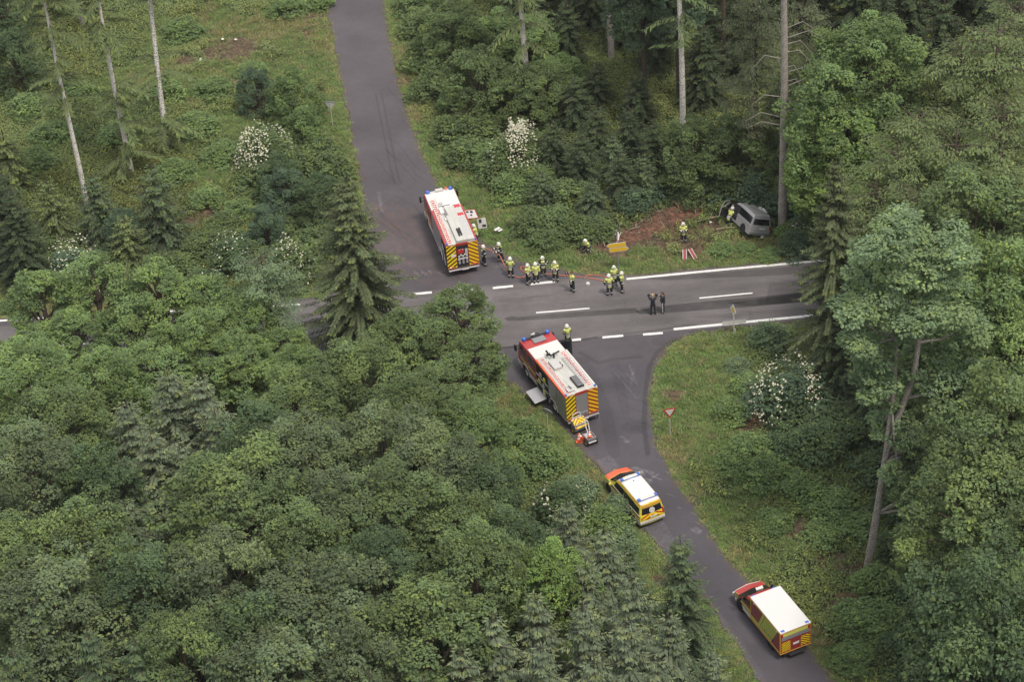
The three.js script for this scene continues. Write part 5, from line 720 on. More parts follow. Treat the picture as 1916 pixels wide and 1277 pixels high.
// --- box truck: red van cab with white box
{
  const th = -22.3 * D, t = thing('rescue_truck', 'small rescue box truck with white roof and yellow side panel, lowest on the south road', 'box truck', rearAt(15.9, 34.75, th, 6.2), -th), h = 3.1, bw = 2.14, b0 = h - 3.74, top = 2.36;
  const R = (z, w, yf, yb, yw, yr, yc, ws, dz = [0, 0, 0, 0, 0, 0]) => [[w, 0.36, z + dz[0]], [w, yf, z + dz[1]], [w * 0.99, yb, z + dz[2]], [ws * 0.95, yw, z + dz[3]], [ws * 0.82, yr, z + dz[4]], [0, yc, z + dz[5]]];
  const s = skin([R(-h, 0.78, 0.6, 0.86, 0.92, 0.96, 1.0, 0.85, [0.06, 0, 0.04, 0.06, 0.06, -0.02]), R(-h + 0.3, 0.96, 0.7, 1.04, 1.1, 1.12, 1.16, 1, [0, 0, 0, 0, 0, -0.06]), R(-h + 0.8, 0.98, 0.75, 1.16, 1.2, 1.22, 1.25, 1.02, [0, 0, 0, 0, 0, -0.1]), R(-h + 1.75, 0.98, 0.75, 1.2, 1.62, 1.76, 1.8, 0.93, [0, 0, -0.3, -0.1, 0, 0.0]), R(b0 - 0.02, 0.98, 0.75, 1.2, 1.75, 1.96, 2.02, 0.93)], 0.05);
  part(t, 'cab', [sheet(s.right, 0, s.n, 0, s.m, 30, 18, 0, true), sheet(s.left, 0, s.n, 0, s.m, 30, 18, 0, false), sheet(s.front, -1, 1, 0, s.m, 12, 10, 0, true), sheet(s.rear, -1, 1, 0, s.m, 10, 10, 0, false)], M.red);
  part(t, 'windscreen', [sheet(s.right, 2.06, 2.92, 3, 5, 8, 10, 0.012, true, 0.02), sheet(s.left, 2.06, 2.92, 3, 5, 8, 10, 0.012, false, 0.02)], M.glass);
  part(t, 'bonnet_edge', [sheet(s.right, 0.5, 0.8, 2.6, 5, 2, 10, 0.014, true, 0.02), sheet(s.left, 0.5, 0.8, 2.6, 5, 2, 10, 0.014, false, 0.02)], M.plate);
  part(t, 'windscreen_card', box(0.5, 0.02, 0.26, 0.25, 0, 0, 0).rotateX(0.75).translate(0, 1.6, -h + 1.32), M.plate);
  for (const [f, fl, sg] of [[s.left, false, -1], [s.right, true, 1]]) {
    part(t, 'bonnet_stripe', sheet(f, 0.5, 1.95, 2.0, 2.9, 8, 3, 0.013, fl, 0.02), M.lime); part(t, 'side_window', sheet(f, 2.7, 3.75, 2.12, 2.9, 6, 5, 0.014, fl, 0.02), M.glass);
    part(t, 'side_stripe', sheet(f, 1.0, 3.95, 1.2, 1.62, 12, 2, 0.013, fl, 0.02), M.lime); part(t, 'lower_flank', sheet(f, 0.7, 3.95, 0.05, 0.95, 12, 3, 0.012, fl, 0.02), M.plate);
    part(t, 'mirror', [box(0.16, 0.32, 0.16, sg * 1.17, 1.36, -h + 1.3, 0.04), rod(V(sg * 0.92, 1.25, -h + 1.3), V(sg * 1.12, 1.3, -h + 1.3), 0.03)], M.black);
    part(t, 'wheel_arch', cyl(0.42, 0.42, 0.05, 20).rotateZ(1.57).translate(sg * 0.968, 0.42, -h + 0.95), M.black); wheel(t, sg * 0.9, 0.36, -h + 0.95, 0.36, 0.24, M.dark);
    wheel(t, sg * 0.86, 0.36, h - 1.35, 0.36, 0.36, M.dark); lampGlobe(t, sg * 0.72, 2.06, b0 - 0.2, 0.13, 0.18);
    part(t, 'headlight', sheet(s.front, sg * 0.6, sg * 0.96, 1.7, 2.8, 4, 3, 0.03, sg > 0, 0.03), M.plate);
  }
  part(t, 'front_bumper', box(1.9, 0.3, 0.16, 0, 0.56, -h - 0.02, 0.06), M.plate);
  part(t, 'chassis', [box(0.9, 0.2, 4.6, 0, 0.5, 0.6), box(1.6, 0.1, 0.12, 0, 0.4, h - 0.1), box(1.9, 0.3, 0.5, 0, 0.5, 0.3)], M.dark);
  part(t, 'box_body', box(bw, top - 0.56, 3.74, 0, (top + 0.56) / 2, h - 1.87, 0.025), M.dred);
  part(t, 'box_roof', box(bw + 0.02, 0.07, 3.78, 0, top + 0.02, h - 1.87, 0.03), M.bright ??= mat(0.7, 0.7, 0.7, 0.6));
  for (const sg of [-1, 1]) {
    part(t, 'box_frame', [box(0.05, 0.16, 3.76, sg * (bw / 2), 0.64, h - 1.87), box(0.05, 0.09, 3.76, sg * (bw / 2), top - 0.07, h - 1.87), box(0.05, top - 0.72, 0.1, sg * (bw / 2 + 0.003), (top + 0.6) / 2, b0 + 0.06), box(0.05, top - 0.72, 0.12, sg * (bw / 2 + 0.003), (top + 0.6) / 2, h - 0.06)], M.ambery);
    // the yellow side panel slants back; its small dark marks cannot be read
    const sh = new THREE.Shape(); const zz = sg < 0 ? 1 : 1; void zz; sh.moveTo(-0.68, 0.76); sh.lineTo(0.72, 0.76); sh.lineTo(1.5, top - 0.13); sh.lineTo(0.02, top - 0.13); sh.closePath();
    const g = new THREE.ExtrudeGeometry(sh, { depth: 0.012, bevelEnabled: false }).rotateY(-Math.PI / 2); g.translate(sg * (bw / 2 + 0.006), 0, h - 1.87); const pn = part(t, 'side_panel', g, M.lime);
    const r = rng(9), mk = []; for (let i = 0; i < 6; i++) { const z = -0.35 + i * 0.24; mk.push(box(0.016, 0.16 + 0.1 * r(), 0.05, sg * (bw / 2 + 0.012), 1.0 + 0.06 * r(), h - 1.87 + z, 0), box(0.016, 0.05, 0.1, sg * (bw / 2 + 0.012), 0.95 + 0.18 * r(), h - 1.87 + z + 0.05, 0)); } part(pn, 'mark', mk, M.black);
    part(pn, 'stripe', [1.3, 1.5, 1.7, 1.9].map((y) => box(0.016, 0.022, 1.25, sg * (bw / 2 + 0.01), y, h - 1.87 + 0.2 + (y - 0.76) * 0.46, 0)), M.grey);
    const s2 = new THREE.Shape(); s2.moveTo(-1.78, 0.76); s2.lineTo(-0.72, 0.76); s2.lineTo(-0.05, top - 0.13); s2.lineTo(-0.32, top - 0.13); s2.lineTo(-0.85, 1.0); s2.lineTo(-1.78, 1.0); s2.closePath();
    part(t, 'side_band', new THREE.ExtrudeGeometry(s2, { depth: 0.01, bevelEnabled: false }).rotateY(-Math.PI / 2).translate(sg * (bw / 2 + 0.005), 0, h - 1.87), M.lime);
    part(t, 'marker_light', [box(0.03, 0.05, 0.08, sg * (bw / 2 + 0.03), top - 0.12, b0 + 0.5), box(0.03, 0.05, 0.08, sg * (bw / 2 + 0.03), top - 0.12, h - 0.45)], M.plate);
    const c = part(t, 'chevron_panel', plane(0.62, 0.78), decal(chev(96, 120, '#f2d21c', '#6a140e', sg < 0 ? 1 : -1, 4))); c.position.set(sg * 0.68, 1.14, h + 0.006);
    part(t, 'tail_light', box(0.14, 0.12, 0.05, sg * 0.96, top - 0.2, h + 0.01), M.redlamp);
    part(t, 'corner_lamp', box(0.24, 0.04, 0.16, sg * 0.86, top + 0.065, h - 0.12, 0.015), M.blue);
  }
  part(t, 'rear_frame', [box(bw - 0.02, 0.06, 0.03, 0, 0.62, h + 0.005), box(bw - 0.02, 0.05, 0.03, 0, top - 0.05, h + 0.005)], M.ambery);
  part(t, 'rear_sign', box(1.75, 0.24, 0.02, -0.02, top - 0.24, h + 0.006, 0), M.lime);
  part(t, 'grey_band', box(bw - 0.14, 0.26, 0.02, 0, top - 0.54, h + 0.005, 0), M.grey);
  part(t, 'number_plate', box(0.42, 0.16, 0.02, 0.03, 1.15, h + 0.008, 0), M.plate); part(t, 'rear_step', box(1.2, 0.05, 0.25, 0.1, 0.42, h + 0.08, 0.015), M.dark);
}
// --- wrecked grey van, nose down in the ditch and leaning to its far side
{
  const L = 4.8, Wd = 1.86, Ht = 1.94, th = -20 * D, t = thing('wrecked_van', 'wrecked grey van with dented roof and open front door, lying in the ditch', 'van', rearAt(19.45, -10.3, th, L).setY(-0.15)), h = L / 2;
  t.rotation.order = 'YXZ'; t.rotation.set(-6 * D, -th, -21 * D);
  const gm = mat(0.42, 0.41, 0.42, 0.35, { metalness: 0.3, clearcoat: 0.6, clearcoatRoughness: 0.2 });
  const rg = vanRings(L, Wd, Ht), s = skin(rg, 0.05), dent = (f) => (u, v) => { const p = f(u, v); if (p.y > 1.45) { const q = clamp((p.y - 1.45) / 0.45, 0, 1), e = Math.exp(-((p.z + 0.2) ** 2) / 1.3); p.y -= q * e * (0.24 + 0.13 * Math.sin(p.x * 9 + p.z * 1.8) + 0.06 * Math.sin(p.x * 21 - p.z * 3)) * sstep(-0.9, 0.7, p.x); p.x -= q * e * 0.16 * sstep(0.2, 0.9, p.x); } if (p.z < -h + 1.0) { p.y -= 0.12 * Math.sin(p.x * 5 + 1) * sstep(-h + 1.0, -h, p.z); p.z += 0.25 * sstep(-h + 0.9, -h, p.z); } return p; };
  const dl = dent(s.left), dr = dent(s.right), db = dent(s.rear);
  part(t, 'body', [sheet(dr, 0, s.n, 0, s.m, 60, 30, 0, true), sheet(dl, 0, s.n, 0, s.m, 60, 30, 0, false), sheet(dent(s.front), -1, 1, 0, s.m, 14, 12, 0, true), sheet(db, -1, 1, 0, s.m, 14, 12, 0, false), box(Wd - 0.14, 0.05, L - 0.6, 0, 0.31, 0, 0)], gm);
  part(t, 'tailgate_window', sheet(db, -0.84, 0.84, 2.1, 2.95, 10, 6, 0.016, false, 0.02), M.glass);
  for (const [f, fl, sg] of [[dl, false, -1], [dr, true, 1]]) {
    part(t, 'side_window', sheet(f, 4.0, 6.3, 2.1, 2.95, 14, 6, 0.016, fl, 0.02), M.glass);
    part(t, 'roof_strip', [sheet(f, 3.1, 6.8, 3.75, 3.9, 20, 1, 0.012, fl, 0.02)], M.lgrey);
    part(t, 'side_moulding', sheet(f, 2.2, 6.8, 1.35, 1.5, 20, 1, 0.014, fl, 0.02), M.grey);
    for (const z of [-h + 0.92, h - 1.0]) { part(t, 'wheel_arch', cyl(0.4, 0.4, 0.05, 20).rotateZ(1.57).translate(sg * (Wd / 2 - 0.012), 0.38, z), M.black); wheel(t, sg * (Wd / 2 - 0.1), 0.34, z, 0.34, 0.22, M.steel); }
    part(t, 'tail_light', sheet(db, sg * 0.86, sg * 0.99, 1.2, 1.9, 3, 4, 0.02, sg < 0, 0.02), M.redlamp);
  }
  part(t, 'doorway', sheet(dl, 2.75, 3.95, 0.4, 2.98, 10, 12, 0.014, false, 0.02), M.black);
  part(t, 'windscreen', [sheet(dr, 2.06, 2.92, 2.95, 5, 8, 10, 0.014, true, 0.02), sheet(dl, 2.06, 2.92, 2.95, 5, 8, 10, 0.014, false, 0.02)], M.black);
  const d = part(t, 'open_front_door', [box(0.06, 0.8, 1.05, 0, 0.72, 0.5, 0.03), rod(V(0, 1.1, 0.05), V(0.12, 1.62, 0.35), 0.03), rod(V(0.12, 1.62, 0.35), V(0.12, 1.64, 0.9), 0.03), rod(V(0, 1.1, 1.0), V(0.12, 1.64, 0.9), 0.03)], gm); d.position.set(-Wd / 2, 0, -h + 1.1); d.rotation.y = -1.15;
  part(d, 'door_lining', box(0.03, 0.7, 0.95, 0.04, 0.72, 0.5, 0.01), M.dark); part(d, 'window', box(0.01, 0.46, 0.72, 0.07, 1.34, 0.52, 0).rotateZ(-0.2), M.glass);
  part(t, 'rear_bumper', box(Wd - 0.06, 0.22, 0.2, 0, 0.5, h - 0.02, 0.07), M.grey); part(t, 'number_plate', box(0.5, 0.12, 0.02, 0.1, 0.86, h + 0.08, 0.004), M.plate);
  part(t, 'torn_side_panel', [box(0.05, 0.3, 1.3, Wd / 2 - 0.02, 1.65, 0.3, 0.01).rotateZ(-0.12), box(0.04, 0.1, 0.5, Wd / 2 - 0.1, 1.85, 0.9, 0.01), box(0.2, 0.03, 0.4, Wd / 2 - 0.25, 1.74, 0.5, 0.01)], M.plate);
}
// ------------------------------------------------------------------ people
function nets(f, lo, hi, c) { // surface nets of the zero set of f
  const n = [0, 1, 2].map((k) => Math.ceil((hi[k] - lo[k]) / c) + 2), [nx, ny, nz] = n, F = new Float32Array(nx * ny * nz), id = new Int32Array(nx * ny * nz).fill(-1), pos = [], idx = [];
  const I = (i, j, k) => (k * ny + j) * nx + i;
  for (let k = 0; k < nz; k++) for (let j = 0; j < ny; j++) for (let i = 0; i < nx; i++) F[I(i, j, k)] = f(lo[0] + i * c, lo[1] + j * c, lo[2] + k * c);
  for (let k = 0; k + 1 < nz; k++) for (let j = 0; j + 1 < ny; j++) for (let i = 0; i + 1 < nx; i++) {
    let m = 0, sx = 0, sy = 0, sz = 0; const v = []; for (let q = 0; q < 8; q++) v.push(F[I(i + (q & 1), j + ((q >> 1) & 1), k + (q >> 2))]);
    for (let a = 0; a < 8; a++) for (let b = 0; b < 3; b++) { const e = a ^ (1 << b); if (e > a && (v[a] < 0) !== (v[e] < 0)) { const t = v[a] / (v[a] - v[e]); m++; sx += (a & 1) + (b === 0 ? t : 0); sy += ((a >> 1) & 1) + (b === 1 ? t : 0); sz += (a >> 2) + (b === 2 ? t : 0); } }
    if (m) { id[I(i, j, k)] = pos.length / 3; pos.push(lo[0] + (i + sx / m) * c, lo[1] + (j + sy / m) * c, lo[2] + (k + sz / m) * c); }
  }
  const quad = (a, b, d, e, flip) => { if (a < 0 || b < 0 || d < 0 || e < 0) return; flip ? idx.push(a, d, b, a, e, d) : idx.push(a, b, d, a, d, e); };
  for (let k = 1; k + 1 < nz; k++) for (let j = 1; j + 1 < ny; j++) for (let i = 1; i + 1 < nx; i++) {
    const s = F[I(i, j, k)] < 0;
    if (s !== F[I(i + 1, j, k)] < 0) quad(id[I(i, j - 1, k - 1)], id[I(i, j, k - 1)], id[I(i, j, k)], id[I(i, j - 1, k)], !s);
    if (s !== F[I(i, j + 1, k)] < 0) quad(id[I(i - 1, j, k - 1)], id[I(i - 1, j, k)], id[I(i, j, k)], id[I(i, j, k - 1)], !s);
    if (s !== F[I(i, j, k + 1)] < 0) quad(id[I(i - 1, j - 1, k)], id[I(i, j - 1, k)], id[I(i, j, k)], id[I(i - 1, j, k)], !s);
  }
  const g = new THREE.BufferGeometry(); g.setAttribute('position', new THREE.Float32BufferAttribute(pos, 3)); g.setIndex(idx); g.computeVertexNormals(); return g;
}
const capD = (b) => { const [ax, ay, az] = b[0], [bx, by, bz] = b[1], r0 = b[2], r1 = b[3] ?? r0, dx = bx - ax, dy = by - ay, dz = bz - az, l2 = dx * dx + dy * dy + dz * dz || 1e-9; return (x, y, z) => { const t = clamp(((x - ax) * dx + (y - ay) * dy + (z - az) * dz) / l2, 0, 1); return Math.hypot(x - ax - dx * t, y - ay - dy * t, z - az - dz * t) - lerp(r0, r1, t); }; };
const blend = (bones, k) => { const fs = bones.map(capD); return (x, y, z) => { let d = 1e3; for (const f of fs) { const e = f(x, y, z), h = clamp(0.5 + 0.5 * (d - e) / k, 0, 1); d = lerp(d, e, h) - k * h * (1 - h); } return d; }; };
const around = (bones, pad) => { const lo = [9, 9, 9], hi = [-9, -9, -9]; for (const b of bones) for (const p of [b[0], b[1]]) for (let k = 0; k < 3; k++) { const r = Math.max(b[2], b[3] ?? 0) + pad; lo[k] = Math.min(lo[k], p[k] - r); hi[k] = Math.max(hi[k], p[k] + r); } return [lo, hi]; };
const netOf = (bones, k, c) => nets(blend(bones, k), ...around(bones, c * 2), c);
function tint(g, f) { const p = g.attributes.position, a = new Float32Array(p.count * 3); for (let i = 0; i < p.count; i++) a.set(f(p.getX(i), p.getY(i), p.getZ(i)), i * 3); g.setAttribute('color', new THREE.BufferAttribute(a, 3)); return g; }
const clothM = new THREE.MeshStandardMaterial({ vertexColors: true, roughness: 0.8 }), skinM = new THREE.MeshStandardMaterial({ vertexColors: true, roughness: 0.65 });
const C = { navy: [0.018, 0.02, 0.032], black: [0.012, 0.012, 0.014], hv: [0.6, 0.65, 0.2], silver: [0.62, 0.62, 0.6], skin: [0.5, 0.3, 0.22], hair: [0.09, 0.05, 0.03], fair: [0.42, 0.32, 0.2] };
const add = (a, b, s = 1) => [a[0] + b[0] * s, a[1] + b[1] * s, a[2] + b[2] * s], nrm = (v) => unit(...v);
// arms: [upper, fore] directions (x outward); legs: [thigh, shin] directions
const POSE = {
  stand: { arm: [[[0.25, -1, 0.05], [0.05, -1, 0.3]], [[0.25, -1, 0.0], [0.05, -1, 0.25]]] },
  hold: { arm: [[[0.2, -1, 0.25], [-0.25, -0.1, 1]], [[0.25, -1, 0.2], [-0.3, 0.0, 1]]] },
  pull: { lean: 0.12, arm: [[[0.15, -0.55, 0.8], [-0.2, 0.15, 1]], [[0.15, -0.7, 0.7], [-0.2, 0.1, 1]]], leg: [[[0.08, -1, 0.32], [0, -1, -0.05]], [[0.08, -1, -0.25], [0, -1, -0.2]]] },
  hips: { arm: [[[0.75, -1, -0.2], [-0.8, -0.6, 0.25]], [[0.75, -1, -0.2], [-0.8, -0.6, 0.25]]] },
  fold: { arm: [[[0.3, -1, 0.2], [-0.9, 0.1, 0.55]], [[0.3, -1, 0.2], [-0.9, 0.25, 0.6]]] },
  wide: { arm: [[[0.6, -1, 0.1], [-0.1, -0.9, 0.5]], [[0.6, -1, 0.1], [-0.1, -0.9, 0.5]]], lean: 0.1 },
  raise: { arm: [[[0.5, 0.1, 0.4], [-0.75, 0.75, -0.1]], [[0.2, -1, 0.2], [-0.5, -0.2, 0.8]]] },
  handsHead: { arm: [[[0.4, 0.4, 0.75], [-0.55, 0.75, -0.5]], [[0.4, 0.4, 0.75], [-0.55, 0.75, -0.5]]] },
  chin: { arm: [[[0.1, -0.9, 0.35], [-0.3, 0.75, 0.5]], [[0.25, -1, 0.15], [-0.85, 0.05, 0.55]]] },
  crouch: { drop: 0.5, lean: 0.55, arm: [[[0.2, -0.8, 0.6], [-0.1, -0.7, 0.7]], [[0.2, -0.8, 0.6], [-0.1, -0.7, 0.7]]], leg: [[[0.25, 0.05, 1], [0, -1, -0.35]], [[0.2, -0.75, 0.6], [0, -0.35, -1]]] },
  leanIn: { lean: 0.75, arm: [[[0.2, -0.4, 0.9], [-0.1, -0.1, 1]], [[0.2, -0.5, 0.9], [-0.1, 0.1, 1]]], leg: [[[0.1, -1, 0.15], [0, -1, -0.1]], [[0.1, -1, -0.3], [0, -1, -0.15]]] },
  reach: { lean: 0.15, arm: [[[0.15, 0.1, 1], [0, 0.3, 1]], [[0.2, -0.5, 0.9], [0, 0.2, 1]]], leg: [[[0.08, -1, 0.2], [0, -1, -0.05]], [[0.08, -1, -0.15], [0, -1, -0.15]]] },
};
function person({ at, turn = 0, pose = 'stand', look = 'vest', head = 'helmet', s = 1, y = 0, headTurn = 0, label, pack }) {
  const P = POSE[pose], lean = P.lean ?? 0, hip = [0, 0.95 - (P.drop ?? 0), 0], rot = (v) => [v[0], v[1] * Math.cos(lean) - v[2] * Math.sin(lean), v[1] * Math.sin(lean) + v[2] * Math.cos(lean)], up = (x, yy, z) => add(hip, rot([x, yy, z]));
  const chest = up(0, 0.38, 0), neck = up(0, 0.55, 0.0), hc = add(up(0, 0.55, 0.0), [0, 0.17, 0.03 + lean * 0.05]), legs = P.leg ?? [[[0.1, -1, 0.04], [0.02, -1, -0.04]], [[0.1, -1, -0.02], [0.02, -1, -0.06]]];
  const A = [], Lg = [];
  for (const k of [0, 1]) {
    const sg = k ? 1 : -1, m = (v) => [v[0] * sg, v[1], v[2]], sh = up(0.185 * sg, 0.47, 0), el = add(sh, nrm(rot(m(P.arm[k][0]))), 0.3), wr = add(el, nrm(rot(m(P.arm[k][1]))), 0.26), hd = nrm(add(wr, el, -1)); A.push({ sh, el, wr, hd, sg });
    const hp = add(hip, [0.095 * sg, -0.03, 0]), kn = add(hp, nrm(m(legs[k][0])), 0.43), an = add(kn, nrm(m(legs[k][1])), 0.42); Lg.push({ hp, kn, an, sg });
  }
  const low = Math.min(...Lg.map((l) => l.an[1])) - 0.07, base = V(at.x, y, at.z);
  const t = thing('person', label, 'person', base, turn), fix = (g) => g.translate(0, -low, 0);
  // the body, one skin from head to foot; hands and head sampled finer
  const core = [[hip, chest, 0.125, 0.13], [chest, neck, 0.12, 0.07], [neck, hc, 0.055, 0.05]];
  for (const a of A) core.push([a.sh, a.el, 0.052, 0.042], [a.el, a.wr, 0.042, 0.028]); for (const l of Lg) core.push([l.hp, l.kn, 0.085, 0.055], [l.kn, l.an, 0.055, 0.038], [l.an, add(l.an, [0.02 * l.sg, -0.04, 0.14]), 0.038, 0.03]);
  const ht = headTurn, hx = (x, yy, z) => add(hc, [x * Math.cos(ht) + z * Math.sin(ht), yy, -x * Math.sin(ht) + z * Math.cos(ht)]);
  const headB = [[hx(0, 0.035, -0.015), hx(0, 0.04, 0.005), 0.092], [hx(0, -0.045, 0.03), hx(0, -0.06, 0.045), 0.06, 0.045], [hx(0, 0.01, 0.085), hx(0, -0.02, 0.105), 0.012, 0.016], [hx(-0.088, 0, -0.01), hx(-0.09, -0.02, -0.01), 0.02], [hx(0.088, 0, -0.01), hx(0.09, -0.02, -0.01), 0.02]];
  const gs = [netOf(core, 0.05, 0.03), netOf(headB, 0.02, 0.014)];
  for (const a of A) { // palm, four unequal curled fingers and a thumb
    const d = a.hd, sd = nrm([d[1] * 0 - d[2] * 1 || 0.01, d[2] * 0 - d[0] * 0, d[0] * 1 - d[1] * 0 || 0.6]), nn = nrm([d[1] * sd[2] - d[2] * sd[1], d[2] * sd[0] - d[0] * sd[2], d[0] * sd[1] - d[1] * sd[0]]), pc = add(a.wr, d, 0.05), hb = [[a.wr, add(a.wr, d, 0.08), 0.024, 0.034]];
    [0.068, 0.078, 0.072, 0.056].forEach((l, i) => { const r0 = add(add(a.wr, d, 0.09), sd, (i - 1.5) * 0.021), r1 = add(add(r0, d, l * 0.55), nn, 0.012), r2 = add(add(r1, d, l * 0.3), nn, 0.028); hb.push([r0, r1, 0.0095, 0.009], [r1, r2, 0.009, 0.008]); });
    const t0 = add(pc, sd, 0.03), t1 = add(add(t0, d, 0.035), sd, 0.022); hb.push([add(a.wr, d, 0.025), t0, 0.014, 0.012], [t0, add(t1, nn, 0.014), 0.012, 0.009]); gs.push(netOf(hb, 0.008, 0.0095));
  }
  const eye = [hx(-0.033, 0.012, 0.083), hx(0.033, 0.012, 0.083)], mouth = hx(0, -0.052, 0.08);
  const near = (x, yy, z, q, r) => Math.hypot(x - q[0], yy - q[1], z - q[2]) < r;
  const hairC = head === 'fair' ? C.fair : C.hair;
  const bodyG = mergeGeometries(gs.map((g) => { const q = g.toNonIndexed(); return tint(q, (x, yy, z) => (eye.some((e) => near(x, yy, z, e, 0.014)) ? [0.05, 0.04, 0.04] : near(x, yy, z, mouth, 0.02) && Math.abs(yy - mouth[1]) < 0.008 ? [0.35, 0.14, 0.12] : C.skin)); }));
  bodyG.deleteAttribute('uv'); part(t, 'body', fix(bodyG), skinM);
  // clothes
  const police = look === 'police', th = police ? 0.012 : 0.03;
  const jb = [[add(hip, [0, police ? 0.0 : -0.1, 0]), hip, 0.15 + th, 0.13 + th], [hip, chest, 0.13 + th, 0.145 + th], [chest, up(0, 0.46, 0), 0.13 + th, 0.1 + th], [A[0].sh, A[1].sh, 0.065 + th], ...A.flatMap((a) => [[a.sh, a.el, 0.06 + th, 0.05 + th], [a.el, add(a.wr, a.hd, -0.01), 0.05 + th, 0.04 + th]])];
  const torso = capD([hip, chest, 0.1, 0.1]), armF = A.map((a) => [capD([a.sh, a.el, 0.05, 0.05]), capD([a.el, a.wr, 0.04, 0.04]), a]);
  const jc = (x, yy, z) => {
    const arm = armF.find((q) => Math.min(q[0](x, yy, z), q[1](x, yy, z)) < torso(x, yy, z) - 0.035), q = [x - hip[0], yy - hip[1], z - hip[2]], v = q[1] * Math.cos(lean) + q[2] * Math.sin(lean), w = -q[1] * Math.sin(lean) + q[2] * Math.cos(lean);
    if (police) return C.navy;
    if (arm) { const a = arm[2], e = arm[1](x, yy, z) < arm[0](x, yy, z), u = e ? Math.hypot(x - a.el[0], yy - a.el[1], z - a.el[2]) : Math.hypot(x - a.sh[0], yy - a.sh[1], z - a.sh[2]); if (e) return u > 0.13 && u < 0.2 ? C.silver : C.navy; return look === 'full' ? C.hv : u > 0.17 && u < 0.24 ? (look === 'coat' ? C.silver : C.hv) : u < 0.12 && look !== 'coat' ? C.hv : C.navy; }
    if (look === 'full') return v > 0.02 && v < 0.08 ? C.silver : v < -0.14 ? C.navy : C.hv;
    if (look === 'coat') return (v > 0.27 && v < 0.34) || (v > 0.04 && v < 0.1) ? C.silver : (v > -0.08 && v <= -0.02) ? C.hv : v > 0.42 ? C.hv : C.navy;
    if (pack && w < 0) return v > 0.4 ? C.hv : C.navy;
    return v > 0.2 ? C.hv : v > 0.12 ? C.navy : v > 0.05 ? C.silver : v > 0.0 ? C.navy : v > -0.06 ? C.silver : C.hv;
  };
  part(t, 'jacket', fix(tint(netOf(jb, 0.06, 0.024), jc)), clothM);
  const tb = [[hip, add(hip, [0, -0.04, 0]), 0.125 + th, 0.12 + th], ...Lg.flatMap((l) => [[l.hp, l.kn, 0.09 + th, 0.065 + th], [l.kn, add(l.an, nrm(add(l.an, l.kn, -1)), -0.06), 0.062 + th, 0.055 + th]])];
  part(t, 'trousers', fix(tint(netOf(tb, 0.04, 0.024), (x, yy, z) => { for (const l of Lg) { const u = Math.hypot(x - l.an[0], yy - l.an[1], z - l.an[2]); if (!police && u > 0.17 && u < 0.24) return C.silver; if (police && Math.abs(x - l.hp[0]) * 1 > 0.05 && (x - l.hp[0]) * l.sg > 0.05 && Math.abs(z - (l.kn[2])) < 0.03 && yy < hip[1]) return C.silver; } return C.navy; })), clothM);
  for (const l of Lg) part(t, 'boot', fix(netOf([[add(l.an, nrm(add(l.an, l.kn, -1)), -0.1), add(l.an, [0, -0.02, 0]), 0.058, 0.052], [add(l.an, [0, -0.032, -0.02]), add(l.an, [0.025 * l.sg, -0.034, 0.16]), 0.04, 0.036]], 0.03, 0.018)), M.black);
  if (head === 'helmet') {
    const hm = new THREE.LatheGeometry([[0.16, -0.015], [0.155, 0.0], [0.128, 0.012], [0.126, 0.06], [0.11, 0.105], [0.07, 0.138], [0.001, 0.148]].map(([a, b]) => new THREE.Vector2(a, b)), 20);
    const o = part(t, 'helmet', [hm, box(0.03, 0.03, 0.24, 0, 0.135, 0, 0.012)], M.helmet ??= mat(0.75, 0.75, 0.66, 0.35)); o.position.set(hc[0], hc[1] + 0.04 - low, hc[2] - 0.005); o.rotation.set(lean * 0.7, ht, 0);
    part(o, 'visor', new THREE.SphereGeometry(0.135, 12, 6, 0.9, 1.35, 1.35, 0.5).rotateY(0).translate(0, 0.035, 0.0), M.glass);
    const nf = part(o, 'neck_flap', new THREE.CylinderGeometry(0.115, 0.135, 0.13, 14, 1, true, Math.PI * 0.55, Math.PI * 0.9).translate(0, -0.05, -0.01), M.lgrey); nf.material = M.flap ??= mat(0.4, 0.4, 0.36, 0.8, { side: THREE.DoubleSide });
  } else part(t, 'hair', fix(tint(netOf([[hx(0, 0.065, -0.03), hx(0, 0.07, 0.0), 0.092], [hx(0, -0.02, -0.06), hx(0, 0.04, -0.05), 0.07, 0.08]], 0.03, 0.016), () => hairC)), clothM);
  if (pack) { const pk = part(t, 'breathing_pack', fix(mergeGeometries([netOf([[up(0, 0.1, -0.24), up(0, 0.42, -0.24), 0.085]], 0.02, 0.024), netOf([[up(-0.1, 0.12, -0.19), up(0.1, 0.12, -0.19), 0.04], [up(-0.1, 0.44, -0.17), up(0.1, 0.44, -0.17), 0.03]], 0.03, 0.024)])), M.dark); void pk; }
  t.scale.setScalar(s); return t;
}
const on = (x, y) => { const g = G(x, y); return g; };
